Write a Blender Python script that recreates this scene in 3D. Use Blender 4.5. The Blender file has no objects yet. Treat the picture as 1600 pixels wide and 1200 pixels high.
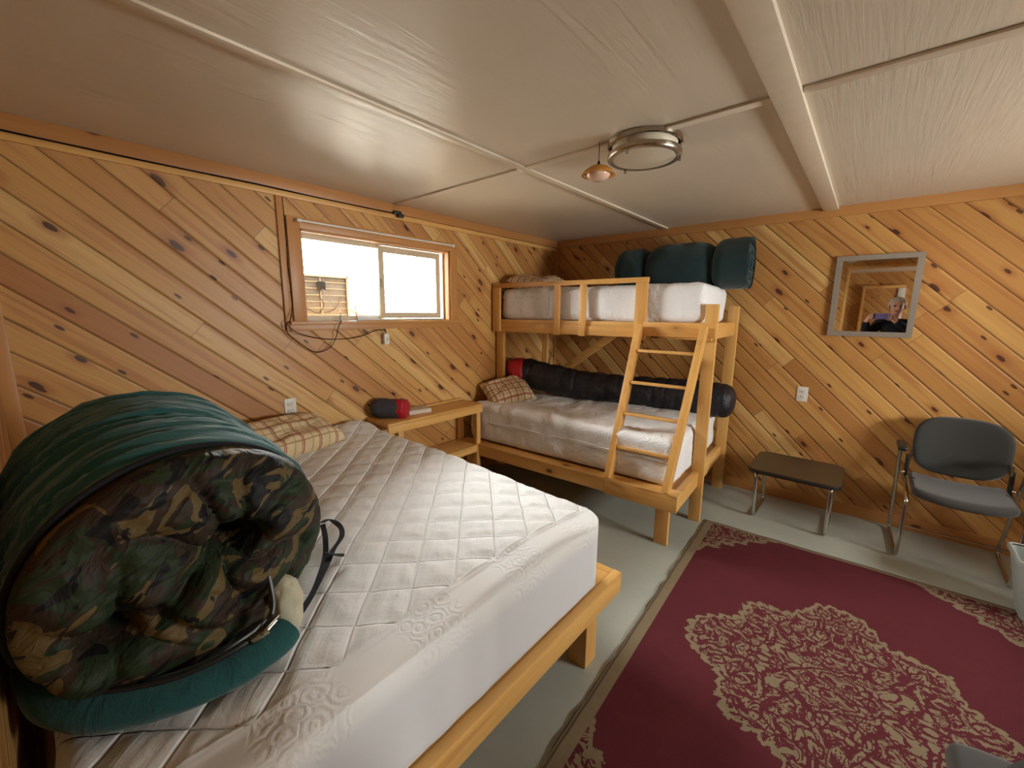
import bpy, bmesh, math, random
import numpy as np
from mathutils import Vector, Matrix
random.seed(4)
PI = math.pi
sc = bpy.context.scene
C = sc.collection

# ------------------------------------------------------------------ camera
H = 2.2                                   # ceiling height
CAM = Vector((-3.78579, -2.64261, 1.45544))
yaw, pitch, roll = 0.710486, -0.1717672, 0.0083607
cd = bpy.data.cameras.new('camera'); cam = bpy.data.objects.new('camera', cd); C.objects.link(cam)
fw = Vector((math.cos(yaw)*math.cos(pitch), math.sin(yaw)*math.cos(pitch), math.sin(pitch)))
rt = Vector((math.sin(yaw), -math.cos(yaw), 0)); up = rt.cross(fw)
r2 = rt*math.cos(roll) + up*math.sin(roll); u2 = up*math.cos(roll) - rt*math.sin(roll)
cam.matrix_world = Matrix((( r2.x, u2.x, -fw.x, CAM.x), (r2.y, u2.y, -fw.y, CAM.y), (r2.z, u2.z, -fw.z, CAM.z), (0, 0, 0, 1)))
cd.sensor_fit = 'HORIZONTAL'; cd.sensor_width = 36; cd.lens = 643.491/1600*36
cd.clip_start = 0.02; cd.clip_end = 500
sc.camera = cam

# ------------------------------------------------------------------ sky, daylight, exposure
SKY = 70.0
w = bpy.data.worlds.new('sky'); sc.world = w; w.use_nodes = True
bg = w.node_tree.nodes['Background']; bg.inputs[0].default_value = (0.975, 0.985, 0.955, 1); bg.inputs[1].default_value = SKY
def area(name, loc, rot, sx, sy, power, col=(1, 1, 1), portal=False, spread=PI):
    l = bpy.data.lights.new(name, 'AREA'); l.shape = 'RECTANGLE'; l.size = sx; l.size_y = sy; l.energy = power; l.color = col; l.spread = spread
    l.cycles.is_portal = portal
    o = bpy.data.objects.new(name, l); C.objects.link(o); o.location = loc; o.rotation_euler = rot
    return o
# daylight through the window in the picture (portal for the sky) and through the large window behind the camera
area('window_portal', (-2.09, 0.14, 1.665), (-PI/2, 0, 0), 1.2, .58, 1, portal=True)
area('south_window_portal', (-1.35, -5.14, 1.45), (PI/2, 0, 0), .95, .55, 1, portal=True)
area('added_passage_window_portal', (-5.0, -5.14, 1.52), (PI/2, 0, 0), .55, .6, 1, portal=True)  # portal of an assumed window, added to bring light into the passage
vs = sc.view_settings
vs.view_transform = 'Standard'; vs.look = 'None'; vs.gamma = 1; vs.use_curve_mapping = False; vs.exposure = 0.27
sc.cycles.max_bounces = 10; sc.cycles.diffuse_bounces = 7; sc.cycles.glossy_bounces = 5
sc.cycles.sample_clamp_indirect = 6
try:
    sc.cycles.use_denoising = True
except Exception: pass

# ------------------------------------------------------------------ node helper
class NB:
    def __init__(s, name):
        s.m = bpy.data.materials.new(name); s.m.use_nodes = True; s.nt = s.m.node_tree
        s.b = s.nt.nodes['Principled BSDF']
    def n(s, t): return s.nt.nodes.new(t)
    def link(s, a, b): s.nt.links.new(a.s if isinstance(a, V) else a, b)
    def put(s, v, inp):
        if isinstance(v, V): s.nt.links.new(v.s, inp)
        elif isinstance(v, tuple): inp.default_value = (*v, 1) if len(v) == 3 and inp.type == 'RGBA' else v
        else: inp.default_value = v
    def coord(s, kind='Object'):
        v = V(s, s.n('ShaderNodeTexCoord').outputs[kind]); x = s.n('ShaderNodeSeparateXYZ'); s.link(v, x.inputs[0])
        return V(s, x.outputs[0]), V(s, x.outputs[1]), V(s, x.outputs[2]), v
    def vec(s, x, y=0.0, z=0.0):
        c = s.n('ShaderNodeCombineXYZ'); s.put(x, c.inputs[0]); s.put(y, c.inputs[1]); s.put(z, c.inputs[2]); return V(s, c.outputs[0])
    def noise(s, v, scale=1.0, detail=3.0, rough=.5, dist=0.0):
        t = s.n('ShaderNodeTexNoise'); s.put(v, t.inputs['Vector']); s.put(scale, t.inputs['Scale']); s.put(detail, t.inputs['Detail']); s.put(rough, t.inputs['Roughness']); s.put(dist, t.inputs['Distortion'])
        return V(s, t.outputs[0])
    def vor(s, v, scale=1.0, feature='F1', dims='3D', rnd=1.0):
        t = s.n('ShaderNodeTexVoronoi'); t.feature = feature; t.voronoi_dimensions = dims; s.put(v, t.inputs['Vector']); s.put(scale, t.inputs['Scale']); s.put(rnd, t.inputs['Randomness'])
        return V(s, t.outputs['Distance']), (V(s, t.outputs['Color']) if feature != 'DISTANCE_TO_EDGE' else None)
    def white(s, v):
        t = s.n('ShaderNodeTexWhiteNoise'); t.noise_dimensions = '3D'; s.put(v, t.inputs['Vector']); return V(s, t.outputs['Value'])
    def mix(s, f, a, b, mode='MIX'):
        t = s.n('ShaderNodeMix'); t.data_type = 'RGBA'; t.blend_type = mode; s.put(f, t.inputs[0]); s.put(a, t.inputs[6]); s.put(b, t.inputs[7]); return V(s, t.outputs[2])
    def bump(s, h, strength=.3, dist=.002):
        t = s.n('ShaderNodeBump'); t.inputs['Strength'].default_value = strength; t.inputs['Distance'].default_value = dist; s.put(h, t.inputs['Height']); s.link(V(s, t.outputs[0]), s.b.inputs['Normal'])
    def rand(s): return V(s, s.n('ShaderNodeObjectInfo').outputs['Random'])
    def sep(s, c):
        t = s.n('ShaderNodeSeparateColor'); s.put(c, t.inputs[0]); return [V(s, o) for o in t.outputs]
    def set(s, col=None, rough=.5, metal=0.0, spec=None, **k):
        if col is not None: s.put(col, s.b.inputs['Base Color'])
        s.put(rough, s.b.inputs['Roughness']); s.put(metal, s.b.inputs['Metallic'])
        if spec is not None: s.put(spec, s.b.inputs['Specular IOR Level'])
        for a, b in k.items(): s.put(b, s.b.inputs[a.replace('_', ' ')])
        return s.m
class V:
    def __init__(s, nb, sock): s.nb = nb; s.s = sock
    def op(s, o, *a):
        t = s.nb.n('ShaderNodeMath'); t.operation = o
        for i, x in enumerate((s,) + a): s.nb.put(x, t.inputs[i])
        return V(s.nb, t.outputs[0])
    def __add__(s, o): return s.op('ADD', o)
    __radd__ = __add__
    def __sub__(s, o): return s.op('SUBTRACT', o)
    def __rsub__(s, o): return (s*-1.0) + o
    def __mul__(s, o): return s.op('MULTIPLY', o)
    __rmul__ = __mul__
    def __truediv__(s, o): return s.op('DIVIDE', o)
    def floor(s): return s.op('FLOOR')
    def fract(s): return s.op('FRACT')
    def sin(s): return s.op('SINE')
    def abs(s): return s.op('ABSOLUTE')
    def pow(s, p): return s.op('POWER', p)
    def gt(s, p): return s.op('GREATER_THAN', p)
    def lt(s, p): return s.op('LESS_THAN', p)
    def max(s, p): return s.op('MAXIMUM', p)
    def min(s, p): return s.op('MINIMUM', p)
    def ss(s, a, b):
        t = s.nb.n('ShaderNodeMapRange'); t.interpolation_type = 'SMOOTHSTEP'; s.nb.put(s, t.inputs[0]); s.nb.put(a, t.inputs[1]); s.nb.put(b, t.inputs[2]); return V(s.nb, t.outputs[0])

# ------------------------------------------------------------------ materials
def pine_wall(name, axis, ang=43, W=.104, shift=0.0, L=2.3):
    b = NB(name); x, y, z, _ = b.coord()
    s = x if axis == 'x' else y*-1.0
    c, sn = math.cos(math.radians(ang)), math.sin(math.radians(ang))
    u = s*c - z*sn; v = s*sn + z*c + shift
    row = (v/W).floor(); fv = (v/W).fract()
    r1 = b.white(b.vec(row, 3.7, 1.1))
    u2 = u/L + r1*7.3; seg = u2.floor(); fu = u2.fract()
    i1 = b.white(b.vec(row, seg, 5.0)); i2 = b.white(b.vec(row, seg, 9.0))
    # knots: one candidate per cell in (u, v)
    kc = b.vec(u*2.3 + i1*3.0, v*5.2, row*0.0)
    d, col = b.vor(kc, 1.0, 'F1', '2D', .95); cr = b.sep(col)
    warp = b.noise(b.vec(u*30, v*30, 1.0), 1.0, 2)
    rad = .035 + cr[1]*.058
    keep = cr[0].gt(.42)
    dd = d + (warp - .5)*.03
    knot = (1.0 - dd.ss(rad*.75, rad*1.15))*keep
    halo = (1.0 - dd.ss(rad*.9, rad*3.2))*keep
    # small pin knots
    d2, col2 = b.vor(b.vec(u*3.5 + i2*5.0, v*9.5, 0.0), 1.0, 'F1', '2D', 1.0); c2 = b.sep(col2)
    pin = (1.0 - d2.ss(.05, .085))*c2[0].gt(.72)
    # grain, bending round the knots
    vg = v + halo*.012*(cr[2] - .5)*2.0
    g1 = b.noise(b.vec(u*1.1 + i1*40, vg*26 + i2*9, i1*20), 1.0, 4, .55, .35)
    g2 = b.noise(b.vec(u*4 + i2*30, vg*170, i2*20), 1.0, 3, .6)
    ring = ((g1*34.0).sin()*.5 + .5)
    tone = i1.pow(1.1)
    base = b.mix(tone, (.60, .345, .105), (.44, .205, .055))
    base = b.mix(i2.gt(.82), base, (.68, .44, .16))
    base = b.mix(i1.gt(.90), base, (.41, .19, .055))
    base = b.mix(g1.ss(.42, .68)*.75, base, (.40, .165, .050))
    base = b.mix(ring*.20, base, (.37, .15, .045))
    base = b.mix((g2.ss(.45, .75))*.22, base, (.28, .11, .035))
    base = b.mix(halo*.55, base, (.32, .10, .028))
    base = b.mix((knot + pin).min(1.0)*.93, base, (.060, .020, .010))
    edge = (fv - .5).abs()
    seam = edge.ss(.466, .488)
    endj = (1.0 - (fu - .0).abs().ss(.0006, .0016))
    base = b.mix((seam*.80).max(endj*.8), base, (.07, .026, .010))
    lip = edge.ss(.40, .5)
    b.bump(0.0 - lip*1.0 + g2*.06 - knot*.05, .75, .004)
    return b.set(base, (g2*.15 + .34), spec=.42)
def pine_board(name, ax, A=(.74, .445, .145), B=(.64, .345, .095)):
    b = NB(name); x, y, z, _ = b.coord(); r = b.rand()
    co = [x, y, z]; u = co.pop(ax); p, q = co
    g1 = b.noise(b.vec(u*1.4 + r*57, p*22, q*22 + r*9), 1.0, 4, .55, .4)
    g2 = b.noise(b.vec(u*5 + r*31, p*140, q*140), 1.0, 2, .6)
    ring = (g1*30.0).sin()*.5 + .5
    d, col = b.vor(b.vec(u*3.0 + r*20, p*6 + r*7, q*6), 1.0, 'F1', '3D', 1.0); c = b.sep(col)
    kn = (1.0 - d.ss(.07, .11))*c[0].gt(.45); halo = (1.0 - d.ss(.08, .26))*c[0].gt(.45)
    base = b.mix(r, A, B)
    base = b.mix(g1.ss(.45, .7)*.6, base, (.50, .24, .07))
    base = b.mix(ring*.16, base, (.46, .21, .06))
    base = b.mix(g2.ss(.5, .8)*.15, base, (.35, .15, .05))
    base = b.mix(halo*.5, base, (.42, .17, .045))
    base = b.mix(kn*.9, base, (.10, .035, .012))
    b.bump(g2, .15, .001)
    return b.set(base, .38, spec=.4)
def cloth(name, col, rough=.85, wr=.25, scale=8.0, wd=.006, weave=900.0, sheen=.0, spec=.2, stretch=(1, 1, 1)):
    b = NB(name); x, y, z, v = b.coord()
    n = b.noise(b.vec(x*stretch[0], y*stretch[1], z*stretch[2]), scale, 4, .55, .8); n2 = b.noise(v, weave, 1)
    b.bump(n + n2*.03, wr, wd)
    c = b.mix(n2*.3, col, tuple(k*.72 for k in col))
    return b.set(c, rough, spec=spec, Sheen_Weight=sheen)
def plain(name, col, rough=.5, metal=0.0, spec=.5, n=.0, ns=60, **k):
    b = NB(name); x, y, z, v = b.coord(); t = b.noise(v, ns, 3)
    c = b.mix(t.ss(.3, .7)*.25, col, tuple(q*.8 for q in col))
    if n: b.bump(t, n, .001)
    return b.set(c, rough, metal, spec, **k)

M = {}
M['wall_x'] = pine_wall('diagonal pine boards', 'x', 41)
M['wall_y'] = pine_wall('diagonal pine boards wall', 'y', 44, shift=.03)
for i, a in enumerate('xyz'):
    M['pine_'+a] = pine_board('pine board '+a, i); M['trim_'+a] = pine_board('pine trim '+a, i, (.50, .245, .080), (.42, .19, .060))
def ceiling_mat():
    b = NB('painted plywood ceiling'); x, y, z, v = b.coord()
    g = b.noise(b.vec(x*2.6, y*26.0, 0.0), 1.0, 5, .65, .5)
    g3 = b.noise(b.vec(x*6, y*80, 2.0), 1.0, 3, .6)
    patch = b.noise(b.vec(x, y, 4.0), 1.6, 3)
    big = b.noise(v, .7, 2)
    h = g*patch.ss(.35, .65) + g3*.35
    c = b.mix(big.ss(.3, .7), (.66, .58, .46), (.61, .535, .42))
    c = b.mix(g.ss(.62, .8)*.12, c, (.45, .36, .25))
    b.bump(h, .65, .005)
    return b.set(c, b.noise(b.vec(x*6, y*60, 0), 1.0, 3)*.2 + .26, spec=.5)
M['ceiling'] = ceiling_mat()
M['paint'] = plain('cream batten paint', (.68, .59, .46), .35, n=.3, ns=25)
def floor_mat():
    b = NB('painted floor'); x, y, z, v = b.coord()
    n = b.noise(v, 2.2, 5, .6); n2 = b.noise(v, 40, 3)
    c = b.mix(n.ss(.3, .7), (.40, .42, .365), (.345, .37, .325)); c = b.mix(n2.ss(.55, .8)*.25, c, (.29, .29, .25))
    b.bump(n2 + n*2, .12, .002)
    return b.set(c, n2*.2 + .34, spec=.45)
M['floor'] = floor_mat()
def sheet_mat():
    b = NB('white sheet'); x, y, z, v = b.coord()
    a = (b.noise(b.vec(x*1.5 + y*.8, y*2.2 - x*.6, z*2.0), 4.0, 3, .5, 1.2) - .5).abs()
    c = (b.noise(b.vec(x*1.0 - y*.9, y*3.5 + x*1.0, z*5.0), 7.0, 3, .5, 1.5) - .5).abs()
    b.bump((a*-1.2) - c*.8, .62, .020)
    return b.set((.78, .775, .77), .6, spec=.3)
M['white_cloth'] = sheet_mat()
M['gray_cloth'] = cloth('grey upholstery', (.042, .042, .038), .9, .1, 30, .001, 1200, .2)
M['gray_seat'] = cloth('grey seat upholstery', (.050, .045, .040), .9, .1, 30, .001, 1200, .2)
M['teal'] = cloth('teal cotton', (.016, .098, .098), .82, .9, 7.0, .012, 900, .25, stretch=(.5, 4.0, 1.5))
M['teal_flap'] = cloth('teal cotton flap', (.014, .085, .088), .82, .9, 14.0, .010, 900, .25, stretch=(1.6, .8, 1.0))
M['darkteal'] = cloth('dark teal cotton', (.009, .026, .028), .85, .8, 9, .01, 900, .2)
M['blacknylon'] = cloth('black nylon', (.012, .011, .014), .48, .9, 13, .010, 1500, .0, .4, stretch=(1.6, 1, 1))
M['rednylon'] = cloth('red nylon', (.42, .012, .022), .5, .7, 14, .008, 1500, .0, .4)
M['graynylon'] = cloth('dark grey nylon', (.045, .045, .055), .55, .7, 16, .008, 1500, .0, .4)
M['cream_cloth'] = cloth('cream liner', (.52, .49, .36), .85, .6, 16, .008)
M['blackcloth'] = cloth('black jacket cloth', (.010, .010, .014), .85, .5, 12, .006)
M['webbing'] = cloth('black webbing', (.012, .012, .013), .8, .3, 90, .001)
M['chrome'] = plain('chrome tube', (.60, .56, .50), .16, 1.0, n=.02)
M['nickel'] = plain('brushed nickel', (.42, .37, .29), .24, 1.0, n=.05)
M['blackplastic'] = plain('black plastic', (.012, .012, .012), .4)
M['blackcord'] = plain('black cord', (.0025, .0025, .0025), .7, spec=.1)
M['laminate'] = plain('dark brown laminate top', (.050, .037, .022), .30, n=.04, ns=200)
M['whiteplastic'] = plain('white plastic', (.72, .70, .64), .4)
M['vinyl'] = plain('beige vinyl frame', (.62, .50, .34), .4)
M['binplastic'] = plain('pale grey plastic', (.30, .32, .29), .45)
M['skin'] = plain('skin', (.52, .27, .18), .5, Subsurface_Weight=.1)
M['hair'] = cloth('grey blond hair', (.46, .40, .33), .6, .9, 60, .004)
M['purple'] = plain('purple phone case', (.16, .13, .32), .4)
M['silverframe'] = plain('silver grey frame', (.36, .32, .27), .35, .35, n=.15, ns=90)
M['orange'] = plain('orange plastic', (.80, .16, .03), .45)
M['paper'] = plain('paper', (.62, .54, .44), .7)
M['slot'] = plain('outlet slots', (.05, .04, .035), .6)
def quilt_mat():
    b = NB('quilted mattress pad'); x, y, z, v = b.coord()
    n = b.noise(b.vec(x*1.0, y*1.0, z), 26, 4, .55, 1.2)
    u = (x + y)*.7071; q = (x - y)*.7071
    wn = b.noise(b.vec(u*10, q*60, 0), 1.0, 3, .5, .6); wn2 = b.noise(b.vec(u*60, q*12, 0), 1.0, 3, .5, .6)
    body = (y + 1.81).ss(-.006, .006)*(z - .60).ss(-.02, .02)
    # embossed scrolls in spaced patches of the border band
    band = (1.0 - body)*(z - .585).ss(-.01, .01)
    px = ((x + 3.02)/.34).fract() - .5
    patch = (1.0 - px.abs().ss(.20, .30))
    s, _ = b.vor(b.vec(x + wn*.02, y + z*.8 + wn2*.02, 0.0), 19, 'F1', '2D')
    scroll = (s*19.0).sin()*patch*band
    ju = b.noise(b.vec(x, y, 0.0), 5, 2)*.02
    du = (((u + ju + 3.448)/.125 + .5).fract() - .5).abs()*.125; dq = (((q + ju + 1.123)/.122 + .5).fract() - .5).abs()*.122
    seam = 1.0 - du.min(dq).ss(.0, .0055)
    b.bump((wn*.42 + wn2*.32 + n*.35 - seam*1.0)*body + scroll*.13 + n*.05, .75, .006)
    st = b.noise(v, 3.5, 4)
    c = b.mix(st.ss(.4, .7)*.5, (.75, .755, .745), (.71, .69, .65))
    c = b.mix(1.0 - (z - .60).ss(-.03, .02), c, (.64, .65, .66))  # mattress sides greyed in the colour, standing in for their shade
    sp, cc = b.vor(b.vec(x, y, 0.0), 5.0, 'F1', '2D')
    c = b.mix((1.0 - sp.ss(.012, .02))*b.sep(cc)[0].gt(.6)*.5, c, (.35, .2, .12))
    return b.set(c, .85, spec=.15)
M['quilt'] = quilt_mat()
def camo_mat():
    b = NB('woodland camouflage'); x, y, z, v = b.coord()
    n1 = b.noise(b.vec(x*1.0 + z*.5, y*1.3, z*1.5 - x*.6), 8.2, 2, .5, 1.0)
    n2 = b.noise(b.vec(x*.9 + 7.0, y, z*1.5 - x*.5), 9.5, 2, .5, 1.1)
    n3 = b.noise(b.vec(x*.8 + 17.0, y, z*1.5 - x*.8), 10.0, 2, .5, 1.3)
    c = b.mix(n1.gt(.50), (.020, .032, .014), (.032, .021, .013))
    c = b.mix(n2.gt(.575), c, (.115, .078, .028))
    c = b.mix(n3.gt(.57), c, (.007, .007, .007))
    w1 = (b.noise(b.vec(x*.6 + z*.8, y, z*1.5 - x*1.3), 11, 3, .5, .8) - .5).abs()
    b.bump(w1*-1.0, .8, .02)
    return b.set(c, .62, spec=.25)
M['camo'] = camo_mat()
def plaid_mat(name, s=1.0):
    b = NB(name); x, y, z, v = b.coord()
    def line(t, p, c, wd):
        f = ((t/p + c).fract() - .5).abs()*p
        return 1.0 - f.ss(wd*.6, wd)
    P = .105*s
    rd = line(x, P, .0, .0042).max(line(x, P, .10, .003)).max(line(y, P, .3, .0042)).max(line(y, P, .40, .003))
    br = line(x, P, .5, .0036).max(line(y, P, .8, .0036))
    n = b.noise(v, 14, 4, .5, .8)
    c = b.mix(n.ss(.3, .7), (.70, .57, .36), (.64, .51, .31))
    c = b.mix(rd*.85, c, (.26, .040, .028)); c = b.mix(br*.65, c, (.28, .17, .075))
    b.bump(n, .7, .012)
    return b.set(c, .85, spec=.15)
M['plaid'] = plaid_mat('cream plaid'); M['plaid_small'] = plaid_mat('tan plaid', .62)
def rug_mat():
    b = NB('maroon and tan rug'); x, y, z, v = b.coord()      # x along 2.28, y along 1.52, origin at a corner
    cx, cy = x - 1.14, y - .76
    n = b.noise(b.vec(x, y, 0.0), 9, 3, .6, .6); nf = b.noise(b.vec(x, y, 3.0), 24, 3, .6, .8)
    ax, ay = cx.abs(), cy.abs()
    e = (nf - .5)*.16 + (n - .5)*.10
    scal = ((ax*1.0 - ay)*26.0).sin()*.028
    e = (nf - .5)*.07 + (n - .5)*.06
    th = ay.op('ARCTAN2', ax)
    rr = (ax*ax + ay*ay).pow(.5)
    spike = (th*2.0).op('COSINE').abs().pow(4.0)*.085; mid = (th*4.0).op('COSINE').abs().pow(2.0)*.050
    jag = (th*30.0).sin().abs()*.022 + (th*11.0).sin()*.012
    med = rr - spike - mid - jag + .085
    m1 = 1.0 - (med + e).ss(.515, .519)
    kx = 1.14 - ax; ky = .76 - ay
    tk = ky.op('ARCTAN2', kx)
    cr = kx.max(.001).pow(.85) + ky.max(.001).pow(.85)*1.05 - (tk*11.0).sin().abs()*.05
    m2 = 1.0 - (cr + e*1.4).ss(.56, .565)
    mask = m1.max(m2)
    edge = (med + e - .503).abs().lt(.013).max((cr + e*1.4 - .535).abs().lt(.022))
    wx = b.noise(b.vec(ax, ay, 1.0), 5, 2); wy = b.noise(b.vec(ax, ay, 8.0), 5, 2)
    sv = b.vec(ax + wx*.22, ay + wy*.22, 0.0)
    d1, _ = b.vor(sv, 6.0, 'F1', '2D'); d2, _ = b.vor(sv, 9, 'DISTANCE_TO_EDGE', '2D')
    ringp = (d1*30.0 + nf*9.0).sin().gt(-.35)
    leaf = (b.noise(b.vec(ax*1.0, ay*1.0, 5.0), 10, 2, .5, 2.2)*34.0).sin().gt(-.45)
    pat = (ringp*leaf*(d2.gt(.03))).max(edge*1.0)
    border = (1.0 - ky.ss(.058, .062)).max(1.0 - kx.ss(.030, .034))
    fm = (mask*pat).max(border)
    line = (ky - .012).abs().lt(.004).max((kx - .012).abs().lt(.003)).max(ky.lt(.004)).max(kx.lt(.004))
    tan = b.mix(nf, (.215, .165, .100), (.165, .125, .074)); mar = b.mix(n, (.100, .017, .023), (.076, .013, .018))
    c = b.mix(fm, mar, tan)
    c = b.mix(line*.75, c, (.05, .03, .025))
    sp = b.noise(b.vec(x, y, 0), 260, 1).ss(.74, .8); c = b.mix(sp*.35, c, (.4, .3, .25))
    wv = b.noise(b.vec(x*420, y*60, 0), 1.0, 1)
    b.bump(wv + fm*.6, .3, .0015)
    return b.set(c, .85, spec=.15)
M['rug'] = rug_mat()
def glass(name, tint=(1, 1, 1), rough=0.0):
    b = NB(name); g = b.n('ShaderNodeBsdfTransparent'); g.inputs[0].default_value = (*tint, 1); gl = b.n('ShaderNodeBsdfGlossy'); gl.inputs['Roughness'].default_value = rough
    mx = b.n('ShaderNodeMixShader'); fr = b.n('ShaderNodeFresnel'); b.nt.links.new(fr.outputs[0], mx.inputs[0]); b.nt.links.new(g.outputs[0], mx.inputs[1]); b.nt.links.new(gl.outputs[0], mx.inputs[2])
    b.nt.links.new(mx.outputs[0], b.nt.nodes['Material Output'].inputs[0]); return b.m
M['glass'] = glass('window glass')
M['mirror'] = plain('mirror silver', (.86, .85, .82), .02, 1.0)
M['frosted'] = plain('frosted glass', (.66, .60, .46), .35)
M['amber'] = plain('amber glass', (.85, .42, .08), .12, Transmission_Weight=.35)
M['clearpink'] = plain('pale shiny glass', (.80, .56, .42), .08)
M['ground'] = plain('pale sand', (.75, .70, .60), .9, ns=.5)
M['scrub'] = plain('dry scrub', (.014, .012, .008), .9, ns=3)
M['panelback'] = plain('solar panel back', (.011, .009, .0065), .6)
M['panelrib'] = plain('solar panel ribs', (.085, .07, .045), .6)
M['plasticbag'] = plain('thin white plastic', (.85, .83, .78), .4, Transmission_Weight=.4)

# ------------------------------------------------------------------ mesh helpers
def finish(bm, name, mat, parent=None, smooth=True, world=True, ang=40):
    bmesh.ops.recalc_face_normals(bm, faces=bm.faces)
    me = bpy.data.meshes.new(name); bm.to_mesh(me); bm.free()
    if smooth:
        me.polygons.foreach_set('use_smooth', [True]*len(me.polygons))
        try: me.set_sharp_from_angle(angle=math.radians(ang))
        except Exception: pass
    for m in (mat if isinstance(mat, (list, tuple)) else [mat]): me.materials.append(M[m] if isinstance(m, str) else m)
    o = bpy.data.objects.new(name, me); C.objects.link(o)
    if parent is not None:
        o.parent = parent
        if world:
            root = parent
            off = Vector(parent.location)
            while root.parent is not None: root = root.parent; off = off + root.location
            o.location = -off
    return o
def tag(o, label=None, cat=None, group=None, kind=None):
    if label: o['label'] = label
    if cat: o['category'] = cat
    if group: o['group'] = group
    if kind: o['kind'] = kind
    return o
def thing(name, label, cat, loc, rz=0, group=None):
    o = bpy.data.objects.new(name, None); C.objects.link(o); o.location = loc; o.rotation_euler = (0, 0, rz); o.empty_display_size = .05
    return tag(o, label, cat, group)
def struct(o): o['kind'] = 'structure'; return o
def box(bm, a, b, bev=.0, mat=None):
    a, b = Vector(a), Vector(b)
    r = bmesh.ops.create_cube(bm, size=1.0); vs_ = r['verts']
    for v in vs_: v.co = Vector(((a[i]+b[i])/2 + v.co[i]*(b[i]-a[i]) for i in range(3)))
    if bev:
        ed = list({e for v in vs_ for e in v.link_edges})
        bmesh.ops.bevel(bm, geom=ed, offset=bev, segments=2, affect='EDGES', profile=.6)
    return vs_
def bx(name, a, b, mat, parent=None, bev=.002, world=True):
    bm = bmesh.new(); lo = [min(p, q) for p, q in zip(a, b)]; hi = [max(p, q) for p, q in zip(a, b)]
    box(bm, lo, hi, bev); return finish(bm, name, mat, parent, world=world)
def obox(bm, c, ux, uy, uz, bev=.002):     # oriented box: centre and half-axis vectors
    r = bmesh.ops.create_cube(bm, size=2.0); vs_ = r['verts']
    for v in vs_: v.co = Vector(c) + ux*v.co.x + uy*v.co.y + uz*v.co.z
    if bev: bmesh.ops.bevel(bm, geom=list({e for v in vs_ for e in v.link_edges}), offset=bev, segments=2, affect='EDGES', profile=.6)
def smooth_path(pts, n=8):
    P = [Vector(p) for p in pts]; out = []
    for i in range(len(P)-1):
        p0 = P[max(i-1, 0)]; p1 = P[i]; p2 = P[i+1]; p3 = P[min(i+2, len(P)-1)]
        for k in range(n):
            t = k/n; out.append(.5*((2*p1) + (p2-p0)*t + (2*p0-5*p1+4*p2-p3)*t*t + (-p0+3*p1-3*p2+p3)*t**3))
    out.append(P[-1]); return out
def tube(bm, pts, r, seg=12, sx=1.0, caps=True, fn=None, upv=Vector((0, 0, 1))):
    n = len(pts); rings = []; prev = None
    for i, p in enumerate(pts):
        t = (Vector(pts[min(i+1, n-1)]) - Vector(pts[max(i-1, 0)])).normalized()
        if prev is None:
            a = upv if abs(t.dot(upv)) < .9 else Vector((1, 0, 0)); s = t.cross(a).normalized()
        else: s = (prev - t*prev.dot(t)).normalized()
        prev = s; q = s.cross(t).normalized(); ri = r[i] if isinstance(r, (list, tuple, np.ndarray)) else r
        ring = []
        for k in range(seg):
            th = 2*PI*k/seg; rr = ri*(fn(i/(n-1), th) if fn else 1.0)
            ring.append(bm.verts.new(Vector(p) + (s*math.cos(th)*sx + q*math.sin(th))*rr))
        rings.append(ring)
    for i in range(n-1):
        for k in range(seg): bm.faces.new((rings[i][k], rings[i][(k+1) % seg], rings[i+1][(k+1) % seg], rings[i+1][k]))
    if caps:
        for ring, f in ((rings[0], -1), (rings[-1], 1)):
            try: bm.faces.new(ring)
            except Exception: pass
    return rings
def fillet(pts, r=.04, n=6):
    P = [Vector(p) for p in pts]; out = [P[0]]
    for i in range(1, len(P)-1):
        a, b, c = P[i-1], P[i], P[i+1]; d1 = (a-b); d2 = (c-b); rr = min(r, d1.length*.45, d2.length*.45)
        s, e = b + d1.normalized()*rr, b + d2.normalized()*rr
        for k in range(n+1):
            t = k/n; out.append((1-t)**2*s + 2*t*(1-t)*b + t*t*e)
    out.append(P[-1]); return out
def lathe(bm, prof, c, seg=48):
    rings = []
    for r, z in prof:
        rings.append([bm.verts.new((c[0] + r*math.cos(2*PI*k/seg), c[1] + r*math.sin(2*PI*k/seg), c[2]+z)) for k in range(seg)] if r > 1e-6 else [bm.verts.new((c[0], c[1], c[2]+z))])
    for a, b in zip(rings, rings[1:]):
        for k in range(seg):
            k2 = (k+1) % seg
            if len(a) == 1 and len(b) == 1: continue
            if len(a) == 1: bm.faces.new((a[0], b[k], b[k2]))
            elif len(b) == 1: bm.faces.new((a[k], a[k2], b[0]))
            else: bm.faces.new((a[k], a[k2], b[k2], b[k]))
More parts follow.
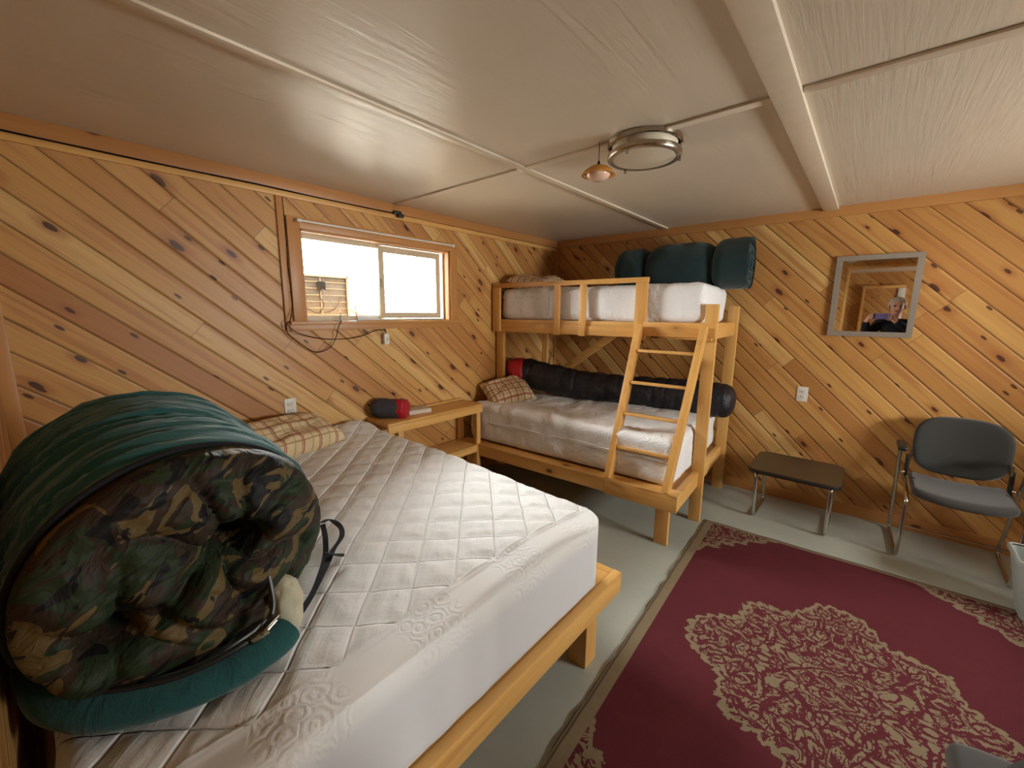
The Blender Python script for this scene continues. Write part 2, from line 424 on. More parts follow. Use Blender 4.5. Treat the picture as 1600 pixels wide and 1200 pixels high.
# value noise
def _h(i, j, k):
    v = np.sin(i*127.1 + j*311.7 + k*74.7)*43758.5453; return v - np.floor(v)
def vn(x, y, z=0.0):
    x, y, z = np.broadcast_arrays(np.asarray(x, float), np.asarray(y, float), np.asarray(z, float))
    i, j, k = np.floor(x), np.floor(y), np.floor(z); f, g, h = x-i, y-j, z-k
    f, g, h = [t*t*(3-2*t) for t in (f, g, h)]; o = 0
    for a in (0, 1):
        for b in (0, 1):
            for c in (0, 1):
                o = o + _h(i+a, j+b, k+c)*(f if a else 1-f)*(g if b else 1-g)*(h if c else 1-h)
    return o*2-1
def fbm(x, y, z=0.0, o=3): return sum(vn(x*2**i, y*2**i, z*2**i + i*7)*.5**i for i in range(o))
def axis_grid(h, r, step):
    inner = np.arange(-(h-r), (h-r)+1e-9, max(step, 1e-3)) if h > r else np.array([0.])
    inner = np.linspace(-(h-r), h-r, max(2, len(inner)))
    e = np.sin(np.linspace(0, PI/2, 6))[1:]*r
    return np.concatenate([-(h-r)-e[::-1], inner, (h-r)+e])
def rbox_bm(c, size, r, step, disp=None):
    """rounded soft box; disp(P, N) -> P (numpy arrays)"""
    hx, hy, hz = [s/2 for s in size]; hs = (hx, hy, hz)
    G = [axis_grid(h, min(r, h*.98), step) for h in hs]
    bm = bmesh.new(); idx = {}; keys = []; faces = []
    def vid(i, j, k):
        t = (i, j, k)
        if t not in idx: idx[t] = len(keys); keys.append(t)
        return idx[t]
    nx, ny, nz = [len(g)-1 for g in G]
    for i in range(nx):
        for j in range(ny):
            for k, fl in ((0, 0), (nz, 1)): faces.append([vid(i, j, k), vid(i+1, j, k), vid(i+1, j+1, k), vid(i, j+1, k)])
    for i in range(nx):
        for k in range(nz):
            for j in (0, ny): faces.append([vid(i, j, k), vid(i+1, j, k), vid(i+1, j, k+1), vid(i, j, k+1)])
    for j in range(ny):
        for k in range(nz):
            for i in (0, nx): faces.append([vid(i, j, k), vid(i, j+1, k), vid(i, j+1, k+1), vid(i, j, k+1)])
    K = np.array(keys); P = np.stack([G[a][K[:, a]] for a in range(3)], 1)
    inn = np.array([h-min(r, h*.98) for h in hs]); Q = np.clip(P, -inn, inn); D = P-Q
    N = D/np.maximum(np.linalg.norm(D, axis=1, keepdims=True), 1e-9)
    mx = np.abs(D).max(1, keepdims=True); rr = np.array([min(r, h*.98) for h in hs])
    P = Q + N*rr*(mx/rr.max() if False else 1.0)*np.minimum(1, 1)
    P = P + np.array(c)
    if disp is not None: P = disp(P, N)
    vsb = [bm.verts.new(p) for p in P]
    for f in faces:
        try: bm.faces.new([vsb[i] for i in f])
        except Exception: pass
    return bm

# ------------------------------------------------------------------ room shell
XW, YS = -3.90, -5.00
bm = bmesh.new(); box(bm, (-7.0, YS-.1, -.1), (.1, .12, 0)); struct(finish(bm, 'floor', 'floor', smooth=False))
bm = bmesh.new(); box(bm, (-7.0, YS-.1, H), (.1, .12, H+.1)); struct(finish(bm, 'ceiling', 'ceiling', smooth=False))
WX0, WX1, WZ0, WZ1 = -2.67, -1.506, 1.392, 1.937
bm = bmesh.new()
for a, b in (((XW-.08, 0, 0), (WX0, .12, H)), ((WX1, 0, 0), (.1, .12, H)), ((WX0, 0, 0), (WX1, .12, WZ0)), ((WX0, 0, WZ1), (WX1, .12, H))): box(bm, a, b)
struct(finish(bm, 'wall_window_side', 'wall_x', smooth=False))
bm = bmesh.new(); box(bm, (0, YS-.1, 0), (.1, 0, H)); struct(finish(bm, 'wall_mirror_side', 'wall_y', smooth=False))
SX0, SX1, SZ0, SZ1 = -1.8, -.9, 1.20, 1.70
QX0, QX1, QZ0, QZ1 = -5.25, -4.75, 1.25, 1.8
bm = bmesh.new()
for a, b in (((SX1, YS-.12, 0), (0, YS, H)), ((QX1, YS-.12, 0), (SX0, YS, H)), ((SX0, YS-.12, 0), (SX1, YS, SZ0)), ((SX0, YS-.12, SZ1), (SX1, YS, H)),
             ((-7, YS-.12, 0), (QX0, YS, H)), ((QX0, YS-.12, 0), (QX1, YS, QZ0)), ((QX0, YS-.12, QZ1), (QX1, YS, H))): box(bm, a, b)
struct(finish(bm, 'wall_south', 'wall_x', smooth=False))
bm = bmesh.new()
for a, b in (((XW-.08, -2.31, 0), (XW, 0, H)), ((XW-.08, YS, 0), (XW, -3.35, H)), ((XW-.08, -3.35, 2.115), (XW, -2.31, H))): box(bm, a, b)
struct(finish(bm, 'wall_partition', 'wall_y', smooth=False))
bm = bmesh.new(); box(bm, (-6.1, YS, 0), (-6.0, -1.4, H)); struct(finish(bm, 'wall_passage_end', 'wall_y', smooth=False))
bm = bmesh.new(); box(bm, (-6.0, -1.5, 0), (XW-.08, -1.4, H)); struct(finish(bm, 'wall_passage_side', 'wall_x', smooth=False))
# doorway lining and passage door
fr = bx('door_1', (XW-.09, -2.335, 0), (XW+.012, -2.305, 2.13), 'pine_z'); struct(fr)
bx('door_frame', (XW-.09, -3.36, 0), (XW+.012, -3.33, 2.13), 'pine_z', fr); bx('door_frame', (XW-.09, -3.33, 2.10), (XW+.012, -2.335, 2.13), 'pine_y', fr)
dd = bx('door_2', (-5.995, -2.93, 0), (-5.955, -2.50, 1.92), 'wall_y'); struct(dd)
for a, b, m in (((-6.0, -3.02, 0), (-5.94, -2.93, 1.92), 'whiteplastic'), ((-6.0, -2.50, 0), (-5.94, -2.46, 1.92), 'pine_z'), ((-6.0, -3.02, 1.92), (-5.94, -2.46, 1.97), 'pine_y')): bx('door_frame', a, b, m, dd)
# crown boards, battens
def trim(n, a, b, mat, bev=.002): return struct(bx('trim_%d' % n, a, b, mat, bev=bev))
trim(1, (XW, -.018, 2.135), (0, 0, H), 'trim_x')
trim(2, (XW, -.011, 2.100), (0, 0, 2.130), 'pine_x')
trim(3, (-.018, YS, 2.135), (0, -.018, H), 'trim_y')
trim(4, (-2.792, -.016, 1.335), (-2.757, 0, 2.10), 'trim_z')
trim(5, (XW, -.016, 0), (-3.852, 0, 1.64), 'trim_z')
trim(6, (XW, -1.197, H-.010), (-.018, -1.155, H), 'paint', .003)
trim(7, (-2.022, -1.152, H-.012), (-1.978, -.018, H), 'paint', .003)
trim(8, (-2.022, -2.290, H-.010), (-1.978, -1.200, H), 'paint', .003)
trim(9, (-2.022, YS, H-.010), (-1.978, -2.382, H), 'paint', .003)
trim(10, (XW, -2.380, H-.022), (-.018, -2.292, H), 'paint', .004)
struct(bx('baseboard_mirror_side', (-.014, YS, 0), (0, 0, .085), 'trim_y'))
struct(bx('baseboard_window_side', (XW, -.014, 0), (0, 0, .085), 'trim_x'))
trim(11, (-.02, -.02, 0), (0, 0, 2.13), 'trim_z')

# ------------------------------------------------------------------ window
win = struct(bx('window_1', (WX0-.073, -.016, WZ0), (WX0, 0, 2.0), 'trim_z'))       # left casing carries the rest
bx('casing', (WX1, -.016, WZ0), (WX1+.07, 0, 2.0), 'trim_z', win)
bx('casing', (WX0, -.016, WZ1), (WX1, 0, 2.0), 'trim_x', win)
bx('window_sill', (-2.775, -.05, 1.374), (-1.415, .06, WZ0), 'trim_x', win)
bx('apron', (-2.772, -.022, 1.335), (-1.42, 0, 1.374), 'trim_x', win)
bm = bmesh.new()
box(bm, (WX0, 0, WZ0), (WX0+.012, .06, WZ1)); box(bm, (WX1-.012, 0, WZ0), (WX1, .06, WZ1)); box(bm, (WX0, 0, WZ1-.012), (WX1, .06, WZ1))
finish(bm, 'jamb_lining', 'trim_z', win, smooth=False)
def sash(x0, x1, z0, z1, y, wd, name):
    bm = bmesh.new()
    for a, b in (((x0, y, z0), (x0+wd, y+.022, z1)), ((x1-wd, y, z0), (x1, y+.022, z1)), ((x0+wd, y, z0), (x1-wd, y+.022, z0+wd)), ((x0+wd, y, z1-wd), (x1-wd, y+.022, z1))): box(bm, a, b)
    f = finish(bm, name, 'vinyl', win, smooth=False)
    bm = bmesh.new(); box(bm, (x0+wd, y+.009, z0+wd), (x1-wd, y+.012, z1-wd)); finish(bm, 'pane', 'glass', f, smooth=False)
    return f
bm = bmesh.new()
for a, b in (((WX0, .06, WZ0), (WX0+.02, .115, WZ1)), ((WX1-.025, .06, WZ0), (WX1, .115, WZ1)), ((WX0+.02, .06, WZ0), (WX1-.025, .115, WZ0+.012)), ((WX0+.02, .06, WZ1-.016), (WX1-.025, .115, WZ1))): box(bm, a, b)
finish(bm, 'window_frame', 'vinyl', win, smooth=False)
sash(-2.11, WX1-.045, WZ0+.014, WZ1-.02, .064, .044, 'sliding_sash')
sash(WX0+.02, -2.075, WZ0+.012, WZ1-.016, .09, .022, 'fixed_sash')
bm = bmesh.new(); tube(bm, fillet([(-2.092, .064, 1.63), (-2.092, .052, 1.635), (-2.092, .052, 1.685), (-2.092, .064, 1.69)], .01), .005, 8); finish(bm, 'latch', 'vinyl', win)

# large window behind the camera, unseen window added to light the passage
def back_window(n, x0, x1, z0, z1):
    w_ = struct(bx('window_%d' % n, (x0-.07, YS, z0-.07), (x0, YS+.02, z1+.07), 'trim_z'))
    bx('casing', (x1, YS, z0-.07), (x1+.07, YS+.02, z1+.07), 'trim_z', w_); bx('casing', (x0, YS, z1), (x1, YS+.02, z1+.07), 'trim_x', w_); bx('casing', (x0, YS, z0-.07), (x1, YS+.03, z0), 'trim_x', w_)
    bx('mullion', ((x0+x1)/2-.02, YS-.09, z0), ((x0+x1)/2+.02, YS-.04, z1), 'vinyl', w_)
    bm = bmesh.new(); box(bm, (x0, YS-.07, z0), (x1, YS-.066, z1)); finish(bm, 'pane', 'glass', w_, smooth=False)
back_window(2, SX0, SX1, SZ0, SZ1); back_window(3, QX0, QX1, QZ0, QZ1)

# curtain rod
t = thing('curtain_rod', 'thin clear curtain rod mounted along the top casing of the window', 'curtain rod', (-2.7, -.04, 1.976))
bm = bmesh.new(); tube(bm, [Vector((-2.69, -.045, 1.976)), Vector((-1.50, -.045, 1.976))], .006, 10); finish(bm, 'rod', 'whiteplastic', t)
for xx in (-2.685, -1.505):
    bm = bmesh.new(); tube(bm, [Vector((xx, -.016, 1.976)), Vector((xx, -.05, 1.976))], .007, 8); tube(bm, [Vector((xx-.012, -.047, 1.976)), Vector((xx+.012, -.047, 1.976))], .011, 10); finish(bm, 'bracket', 'whiteplastic', t)

# outside
bm = bmesh.new(); box(bm, (-150, .3, -.5), (250, 400, -.4)); struct(finish(bm, 'ground_outside', 'ground', smooth=False))
for i in range(46):
    d = 62.0 + (i % 4)*14; s = random.uniform(.7, 1.15); xx = -2 + d*(.45 + .75*((i//4) + .25*(i % 4))/11.5)
    bm = bmesh.new(); bmesh.ops.create_icosphere(bm, subdivisions=2, radius=1.0)
    for v in bm.verts: v.co = Vector((xx, d, -.4 + s*.12)) + Vector((v.co.x*s*1.3, v.co.y*s, v.co.z*s*.28))*(1 + .3*float(vn(v.co.x*2+i, v.co.y*2, v.co.z*2)))
    o = finish(bm, 'scrub_bush', 'scrub'); tag(o, 'low dry scrub bush on the pale plain beyond the window', 'bush', 'scrub bushes beyond the window')

# solar panel outside the left pane (seen from behind)
t = thing('solar_panel', 'back of a small ribbed solar panel standing outside the left window pane', 'solar panel', (-2.37, .42, 1.39))
bx('panel_back', (-2.86, .42, 1.37), (-2.165, .43, 1.71), 'panelback', t)
bm = bmesh.new()
for a, b in (((-2.86, .405, 1.70), (-2.165, .42, 1.712)), ((-2.175, .405, 1.37), (-2.163, .42, 1.712)), ((-2.86, .405, 1.37), (-2.165, .42, 1.382)), ((-2.86, .405, 1.37), (-2.848, .42, 1.712))): box(bm, a, b)
finish(bm, 'panel_frame', 'panelrib', t, smooth=False)
bm = bmesh.new()
for k in range(1, 7): box(bm, (-2.85, .414, 1.382+k*.0465), (-2.178, .42, 1.3865+k*.0465))
box(bm, (-2.376, .414, 1.385), (-2.370, .42, 1.70)); finish(bm, 'ribs', 'panelrib', t, smooth=False)
bx('junction_box', (-2.397, .385, 1.608), (-2.349, .42, 1.664), 'blackcord', t)
bm = bmesh.new(); tube(bm, smooth_path([(-2.38, .40, 1.61), (-2.385, .41, 1.56), (-2.36, .41, 1.50), (-2.40, .41, 1.44), (-2.47, .41, 1.47), (-2.54, .41, 1.55)]), .0022, 6)
tube(bm, smooth_path([(-2.36, .41, 1.44), (-2.28, .41, 1.47), (-2.22, .41, 1.56)]), .0022, 6); finish(bm, 'wiring', 'blackcord', t)

bm = bmesh.new()
prof = [(-2.305, 1.394), (-2.315, 1.49), (-2.29, 1.50), (-2.26, 1.47), (-2.22, 1.485), (-2.20, 1.535), (-2.165, 1.545), (-2.15, 1.52), (-2.135, 1.47), (-2.14, 1.394)]
vsf = [bm.verts.new((x, .035 + .012*math.sin(i*1.7), z)) for i, (x, z) in enumerate(prof)]; f = bm.faces.new(vsf)
ex = bmesh.ops.extrude_face_region(bm, geom=[f]); 
for v in ex['geom']:
    if isinstance(v, bmesh.types.BMVert): v.co.y += .014
tag(finish(bm, 'plastic_bag', 'plasticbag'), 'crumpled white translucent plastic bag standing on the window sill', 'bag')
bm = bmesh.new(); obox(bm, (-2.135, .38, 1.435), Vector((.035, 0, -.03)), Vector((.006, 0, .007)), Vector((0, .012, 0)), .003)
tag(finish(bm, 'clamp_handle', 'orange'), 'small orange handle outside the window beside the solar panel', 'handle')

# cords
def cord(name, pts, label, r=.0026, n=8, parts=()):
    bm = bmesh.new(); tube(bm, smooth_path(pts, n), r, 8)
    o = finish(bm, name, 'blackcord'); tag(o, label, 'cord'); return o
cord('power_cord', [(XW+.01, -.022, 2.133), (-3.4, -.022, 2.129), (-2.9, -.022, 2.134), (-2.5, -.022, 2.131), (-2.05, -.022, 2.134), (-1.99, -.026, 2.142)], 'black cord running under the crown board of the window wall', .0032)
cord('antenna_cord', [(-2.752, -.006, 2.10), (-2.750, -.008, 1.9), (-2.757, -.02, 1.7), (-2.752, -.022, 1.5), (-2.782, -.055, 1.40)], 'thin black cord hanging down beside the batten left of the window', .0024)
cord('charging_cord', [(-2.372, .385, 1.615), (-2.40, .30, 1.55), (-2.375, .15, 1.47), (-2.44, .02, 1.398), (-2.47, -.054, 1.392), (-2.495, -.056, 1.35), (-2.50, -.03, 1.29), (-2.545, -.03, 1.225), (-2.63, -.03, 1.20), (-2.72, -.03, 1.25), (-2.79, -.03, 1.32), (-2.80, -.045, 1.38), (-2.782, -.06, 1.397)], 'black charging cord looping from the solar panel down below the window sill')
t = thing('plug_adapter', 'small white plug adapter hanging on a cord below the window sill', 'adapter', (-2.13, -.03, 1.26))
bx('adapter_body', (-2.152, -.04, 1.225), (-2.112, -.012, 1.30), 'whiteplastic', t, bev=.004)
bx('button', (-2.137, -.043, 1.245), (-2.127, -.039, 1.275), 'vinyl', t, bev=.001)
bm = bmesh.new(); tube(bm, smooth_path([(-2.80, -.05, 1.375), (-2.74, -.04, 1.325), (-2.6, -.03, 1.285), (-2.45, -.028, 1.275), (-2.32, -.028, 1.29), (-2.22, -.028, 1.322), (-2.15, -.028, 1.325), (-2.132, -.028, 1.298)]), .0026, 8); finish(bm, 'lead', 'blackcord', t)
t = thing('cord_clip', 'small black clip at the top of the window wall below the ceiling batten', 'clip', (-2.0, -.03, 2.13))
bx('clip_body', (-2.03, -.045, 2.128), (-1.975, -.018, 2.15), 'blackplastic', t); bx('clip_jaw', (-2.0, -.05, 2.11), (-1.96, -.022, 2.132), 'blackplastic', t)

# outlets
def outlet(name, c, ax, label):
    t = thing(name, label, 'outlet', c, 0 if ax == 'x' else -PI/2)
    bm = bmesh.new(); box(bm, (-.034, -.006, -.056), (.034, 0, .056), .002); finish(bm, 'cover_plate', 'whiteplastic', t, world=False)
    for dz in (-.021, .021):
        bm = bmesh.new(); box(bm, (-.016, -.009, dz-.014), (.016, -.005, dz+.014), .004); s = finish(bm, 'socket', 'whiteplastic', t, world=False)
        bm = bmesh.new()
        for dx in (-.007, .007): box(bm, (dx-.0014, -.0098, dz-.002), (dx+.0014, -.0088, dz+.008))
        box(bm, (-.002, -.0098, dz-.010), (.002, -.0088, dz-.006)); finish(bm, 'slots', 'slot', s, world=False, smooth=False)
outlet('wall_outlet', (-2.803, 0, .870), 'x', 'white wall outlet above the plaid pillow on the window wall')
outlet('wall_outlet', (0, -2.31, .861), 'y', 'white wall outlet below the mirror above the dark stool')

# ------------------------------------------------------------------ ceiling light and pendant
lc = (-1.93, -1.80, H)
t = thing('ceiling_light', 'round flush ceiling light with two brushed nickel rings', 'ceiling light', lc)
bm = bmesh.new(); lathe(bm, [(0, 0), (.152, 0), (.158, -.004), (.158, -.020), (.152, -.024), (.147, -.022)], lc); finish(bm, 'upper_ring', 'nickel', t)
bm = bmesh.new(); lathe(bm, [(.138, -.01), (.138, -.066), (.132, -.074), (.07, -.083), (0, -.086)], lc); finish(bm, 'glass_diffuser', 'frosted', t)
bm = bmesh.new(); lathe(bm, [(.139, -.052), (.156, -.052), (.158, -.056), (.158, -.070), (.154, -.075), (.136, -.075), (.136, -.052)], lc); finish(bm, 'lower_ring', 'nickel', t)
for k in range(3):
    a = 1.0 + k*2*PI/3; p = Vector((lc[0] + .149*math.cos(a), lc[1] + .149*math.sin(a), 0))
    bm = bmesh.new(); tube(bm, [p + Vector((0, 0, H-.02)), p + Vector((0, 0, H-.085))], .003, 8); tube(bm, [p + Vector((0, 0, H-.076)), p + Vector((0, 0, H-.09))], .006, 10); finish(bm, 'rod', 'nickel', t)
pc = Vector((-2.04, -1.64, 0)); PZ = 2.085
t = thing('hanging_ornament', 'small amber glass ornament hanging on a black cord from the ceiling', 'ornament', (pc.x, pc.y, PZ))
bm = bmesh.new(); tube(bm, [pc + Vector((0, 0, H)), pc + Vector((0, 0, PZ+.035))], .0018, 6); tube(bm, [pc + Vector((0, 0, PZ+.04)), pc + Vector((0, 0, PZ+.018))], [.003, .009], 10); finish(bm, 'hanging_cord', 'blackcord', t)
bm = bmesh.new(); lathe(bm, [(0, .022), (.02, .020), (.045, .010), (.066, -.006), (.076, -.020), (.068, -.022), (.052, -.016)], (pc.x, pc.y, PZ), 40); finish(bm, 'shade', 'amber', t)
bm = bmesh.new(); lathe(bm, [(0, -.008), (.03, -.010), (.052, -.017), (.052, -.022), (.044, -.034), (.028, -.042), (0, -.045)], (pc.x, pc.y, PZ), 40); finish(bm, 'lens', 'clearpink', t)

# ------------------------------------------------------------------ mirror
my0, my1, mz0, mz1 = -2.41, -2.856, 1.312, 1.86
t = thing('wall_mirror', 'small square mirror with flat silver grey frame on the pine wall', 'mirror', (-.01, -2.63, 1.31))
mw = .033
bm = bmesh.new()
for a, b in (((-.02, my1, mz0), (-.001, my1+mw, mz1)), ((-.02, my0-mw, mz0), (-.001, my0, mz1)), ((-.02, my1+mw, mz0), (-.001, my0-mw, mz0+mw)), ((-.02, my1+mw, mz1-mw), (-.001, my0-mw, mz1))): box(bm, a, b)
finish(bm, 'frame', 'silverframe', t, smooth=False)
bm = bmesh.new(); box(bm, (-.009, my1+mw, mz0+mw), (-.003, my0-mw, mz1-mw)); finish(bm, 'mirror_glass', 'mirror', t, smooth=False)

# ------------------------------------------------------------------ bunk bed (local frame: X towards the mirror wall, Y along the bed)
BO = Vector((-.862, -1.885, 0)); BR = math.radians(3.1)
bunk = thing('bunk_bed', 'pine bunk bed with wide lower bunk and ladder in the corner', 'bunk bed', BO, BR)
def bb(name, a, b, mat, parent=bunk, bev=.003): return bx(name, a, b, mat, parent, bev, world=False)
LY = 1.868
bb('post', (0, 0, 0), (.038, .078, 1.52), 'pine_z'); bb('post', (.735, 0, 0), (.773, .078, 1.52), 'pine_z')
bb('post', (0, LY-.08, 0), (.038, LY, 1.36), 'pine_z'); bb('post', (.735, LY-.08, 0), (.773, LY, 1.36), 'pine_z')
bb('leg', (-.455, .085, 0), (-.417, .17, .262), 'pine_z'); bb('leg', (-.455, LY-.12, 0), (-.417, LY-.035, .262), 'pine_z')
# lower frame
bb('side_rail', (-.49, .030, .262), (-.452, LY, .350), 'pine_y'); bb('side_rail', (-.505, .03, .256), (-.49, .50, .352), 'pine_y')
bb('rail_ledge', (-.503, .030, .350), (-.40, LY, .366), 'pine_y')
bb('end_rail', (-.452, .0315, .262), (.0, .073, .3645), 'pine_x'); bb('end_rail', (.038, .035, .262), (.735, .073, .366), 'pine_x')
bb('slat_deck', (-.452, .073, .335), (.735, LY-.08, .350), 'pine_x')
# upper frame
bb('side_rail', (-.038, .02, 1.285), (0, LY, 1.362), 'pine_y'); bb('rail_ledge', (-.030, .03, 1.362), (.03, LY, 1.395), 'pine_y')
bb('ladder_cleat', (-.058, -.005, 1.300), (-.038, .47, 1.398), 'pine_y')
bb('end_rail', (.038, .02, 1.290), (.735, .058, 1.395), 'pine_x'); bb('slat_deck', (.0, .058, 1.375), (.735, LY-.03, 1.392), 'pine_x')
bb('wall_rail', (.735, .08, 1.285), (.773, LY-.08, 1.395), 'pine_y')
# guard rail
g = bb('guard_rail', (-.052, .452, 1.672), (-.024, LY, 1.708), 'pine_y')
bb('guard_post', (-.056, .452, 1.272), (-.038, .54, 1.672), 'pine_z', g); bb('guard_post', (-.056, .93, 1.278), (-.038, .985, 1.672), 'pine_z', g)
bb('guard_post', (-.056, 1.165, 1.278), (-.038, 1.22, 1.672), 'pine_z', g); bb('guard_post', (-.056, LY-.085, 1.285), (-.038, LY, 1.672), 'pine_z', g)
# brace on the wall side
bm = bmesh.new(); obox(bm, (.745, 1.30, 1.07), Vector((0, .33, -.24)), Vector((0, .022, .030)), Vector((.010, 0, 0)), .002); finish(bm, 'brace', 'pine_y', bunk, world=False)
# ladder
T0, B0 = Vector((-.078, 0, 1.372)), Vector((-.500, 0, .372))
dv = (T0-B0).normalized(); nv = Vector((-dv.z, 0, dv.x))
bm = bmesh.new()
for yt, yb in ((.056, .100), (.485, .479)):
    a_ = Vector((T0.x, yt, T0.z)); b_ = Vector((B0.x, yb, B0.z)); obox(bm, (a_+b_)/2, (a_-b_)/2, Vector((0, .019, 0)), nv*.038, .003)
lad = finish(bm, 'ladder', 'pine_z', bunk, world=False)
for zz in (.575, .785, .990, 1.200):
    f_ = (zz-B0.z)/(T0.z-B0.z); c_ = B0.lerp(T0, f_); bm = bmesh.new(); yl = .119 + (.075-.119)*f_; obox(bm, (c_.x, (yl+.468)/2, zz), Vector((.030, 0, -.004)), Vector((0, (.468-yl)/2 + .008, 0)), Vector((.001, 0, .010)), .003); finish(bm, 'rung', 'pine_y', lad, world=False)

def bunk_local(bm, name, mat, th, ang=40):       # mesh given in the bunk's frame, thing placed in the world
    Mx = Matrix.Translation(BO) @ Matrix.Rotation(BR, 4, 'Z')
    bmesh.ops.transform(bm, matrix=Mx, verts=bm.verts); return finish(bm, name, mat, th, ang=ang)
def W(x, y, z): return Matrix.Translation(BO) @ Matrix.Rotation(BR, 4, 'Z') @ Vector((x, y, z))
def mat_disp(amp, sides=.006, seed=0, sag=0.0):
    def f(P, N):
        P = P.copy(); n = fbm(P[:, 0]*4+seed, P[:, 1]*7, P[:, 2]*4, 4); wr = np.abs(vn(P[:, 0]*7 + 2*P[:, 1]+seed, P[:, 1]*26 + 6*vn(P[:, 0]*3, P[:, 1]*3), P[:, 2]*3))
        top = np.clip(N[:, 2], 0, 1); side = 1-np.abs(N[:, 2])
        P += N*(amp*(n*.8 + (1-wr)*.8)*top + sides*side*(n + vn(P[:, 1]*18+P[:, 0]*14, P[:, 2]*9+seed)*.7))[:, None]
        return P
    return f
t = thing('lower_mattress', 'wide white sheeted mattress on the lower bunk', 'mattress', W(.14, .95, .366))
bm = rbox_bm((.145, .955, .526), (1.14, 1.74, .31), .055, .022, mat_disp(.014, .009)); bunk_local(bm, 'mattress_body', 'white_cloth', t)
bm = bmesh.new()
tube(bm, [(-.428 - .003*math.sin(k*.8), .15+k*.04, .550+.006*math.sin(k*.5)) for k in range(41)], .005, 6); tube(bm, [(-.428-.003*math.sin(k), .15+k*.04, .537+.006*math.sin(k*.5)) for k in range(41)], .004, 6); bunk_local(bm, 'piping', 'white_cloth', t)
t = thing('upper_mattress', 'narrow white sheeted mattress on the upper bunk', 'mattress', W(.38, .95, 1.395))
bm = rbox_bm((.362, .955, 1.525), (.73, 1.735, .27), .06, .022, mat_disp(.010, .006, 5)); bunk_local(bm, 'mattress_body', 'white_cloth', t)
bm = bmesh.new(); tube(bm, [(-.007, 1.28+k*.03, 1.588) for k in range(18)], .0045, 6); tube(bm, [(-.007, 1.28, 1.588-k*.02) for k in range(9)], .003, 6); bunk_local(bm, 'zipper', 'white_cloth', t)

# ------------------------------------------------------------------ pillows
def pillow_bm(L, Wd, Th, seed=0, n=40, ruffle=0.0):
    bm = bmesh.new(); vs_ = {}
    for s in (1, -1):
        for i in range(n+1):
            for j in range(n+1):
                a, b = -1+2*i/n, -1+2*j/n
                h = max(0, (1-a**4)*(1-b**4))**.55
                if s == -1 and (i in (0, n) or j in (0, n)): vs_[(s, i, j)] = vs_[(1, i, j)]; continue
                pin = 1 - .06*(1-abs(b))**1*abs(a)**3
                z = s*Th/2*h*(1 + .22*float(fbm(a*2.2+seed, b*2.2, s, 3)))
                vs_[(s, i, j)] = bm.verts.new((a*L/2*(1-.06*(1-b*b)*abs(a)**2), b*Wd/2*(1-.08*(1-a*a)*abs(b)**2), z + (ruffle*math.sin(b*22) if abs(a) > .93 else 0)))
        for i in range(n):
            for j in range(n):
                q = [vs_[(s, i, j)], vs_[(s, i+1, j)], vs_[(s, i+1, j+1)], vs_[(s, i, j+1)]]
                try: bm.faces.new(q)
                except Exception: pass
    return bm
def pillow(name, label, c, rot, L, Wd, Th, mat, seed, ruffle=0.0):
    o = finish(pillow_bm(L, Wd, Th, seed, ruffle=ruffle), name, mat, ang=180); o.location = c; o.rotation_euler = rot
    return tag(o, label, 'pillow')
p_ = pillow('plaid_pillow', 'cream pillow with red and brown plaid lines on the quilted bed', (-2.965, -.235, .755), (math.radians(20), 0, math.radians(12)), .66, .33, .17, 'plaid', 1, .008)
pillow('plaid_pillow', 'tan small-checked pillow under the red and black sleeping bag on the lower bunk', tuple(W(-.09, 1.66, .755)), (math.radians(34), math.radians(-8), math.radians(-22)), .44, .32, .15, 'plaid_small', 6)
pillow('plaid_pillow', 'brown patterned pillow behind the guard rail on the upper bunk', tuple(W(.33, 1.60, 1.70)), (math.radians(8), 0, math.radians(4)), .60, .42, .17, 'plaid_small', 11)

# ------------------------------------------------------------------ black mummy sleeping bag on the lower bunk
t = thing('sleeping_bag', 'long black puffy sleeping bag with red hood on the lower bunk', 'sleeping bag', W(.3, .9, .68))
path = smooth_path([W(.20, 1.72, .915), W(.24, 1.50, .865), W(.34, 1.10, .815), W(.44, .65, .805), W(.50, .30, .80), W(.505, -.075, .795)], 40)
n_ = len(path); rad = []
for i in range(n_):
    s = i/(n_-1); seam_ = abs(math.sin(s*PI*14 + .9*math.sin(s*17))); r_ = .128*(1 - .055*(1-seam_)**3) + .006*math.sin(s*9)
    if s < .05: r_ *= .75 + 5*s
    if s > .93: r_ *= math.sqrt(max(.004, 1-((s-.93)/.07)**2.4))
    rad.append(r_)
bm = bmesh.new(); tube(bm, path, rad, 48, 1.08, fn=lambda s, th: 1 + .05*float(fbm(s*26, math.cos(th)*1.8, math.sin(th)*1.8, 3)) + .06*(.4-abs(float(vn(s*60 + 1.5*math.sin(th*2), math.cos(th)*1.3, math.sin(th)*1.3)))))
finish(bm, 'bag_body', 'blacknylon', t, ang=180)
bm = bmesh.new(); hp = smooth_path([W(.125, 1.815, .865), W(.155, 1.76, .895), W(.19, 1.66, .91)], 8)
tube(bm, hp, [.015, .05, .072, .088, .100, .110, .118, .124, .128, .130, .130, .130, .129, .128, .126, .12, .11][:len(hp)], 40, 1.15, fn=lambda s, th: 1 + .05*math.sin(th*9)*(1-s)); finish(bm, 'red_hood', 'rednylon', t, ang=180)
bm = bmesh.new(); tube(bm, smooth_path([W(.10, 1.70, .83), W(.06, 1.66, .80), W(.03, 1.60, .765), W(.05, 1.54, .755)], 6), [.02, .024, .026, .028, .028, .028, .028, .028, .028, .028, .028, .028, .028, .027, .026, .025, .024, .022, .02][:19], 14, 1.6); finish(bm, 'red_flap', 'rednylon', t, ang=180)

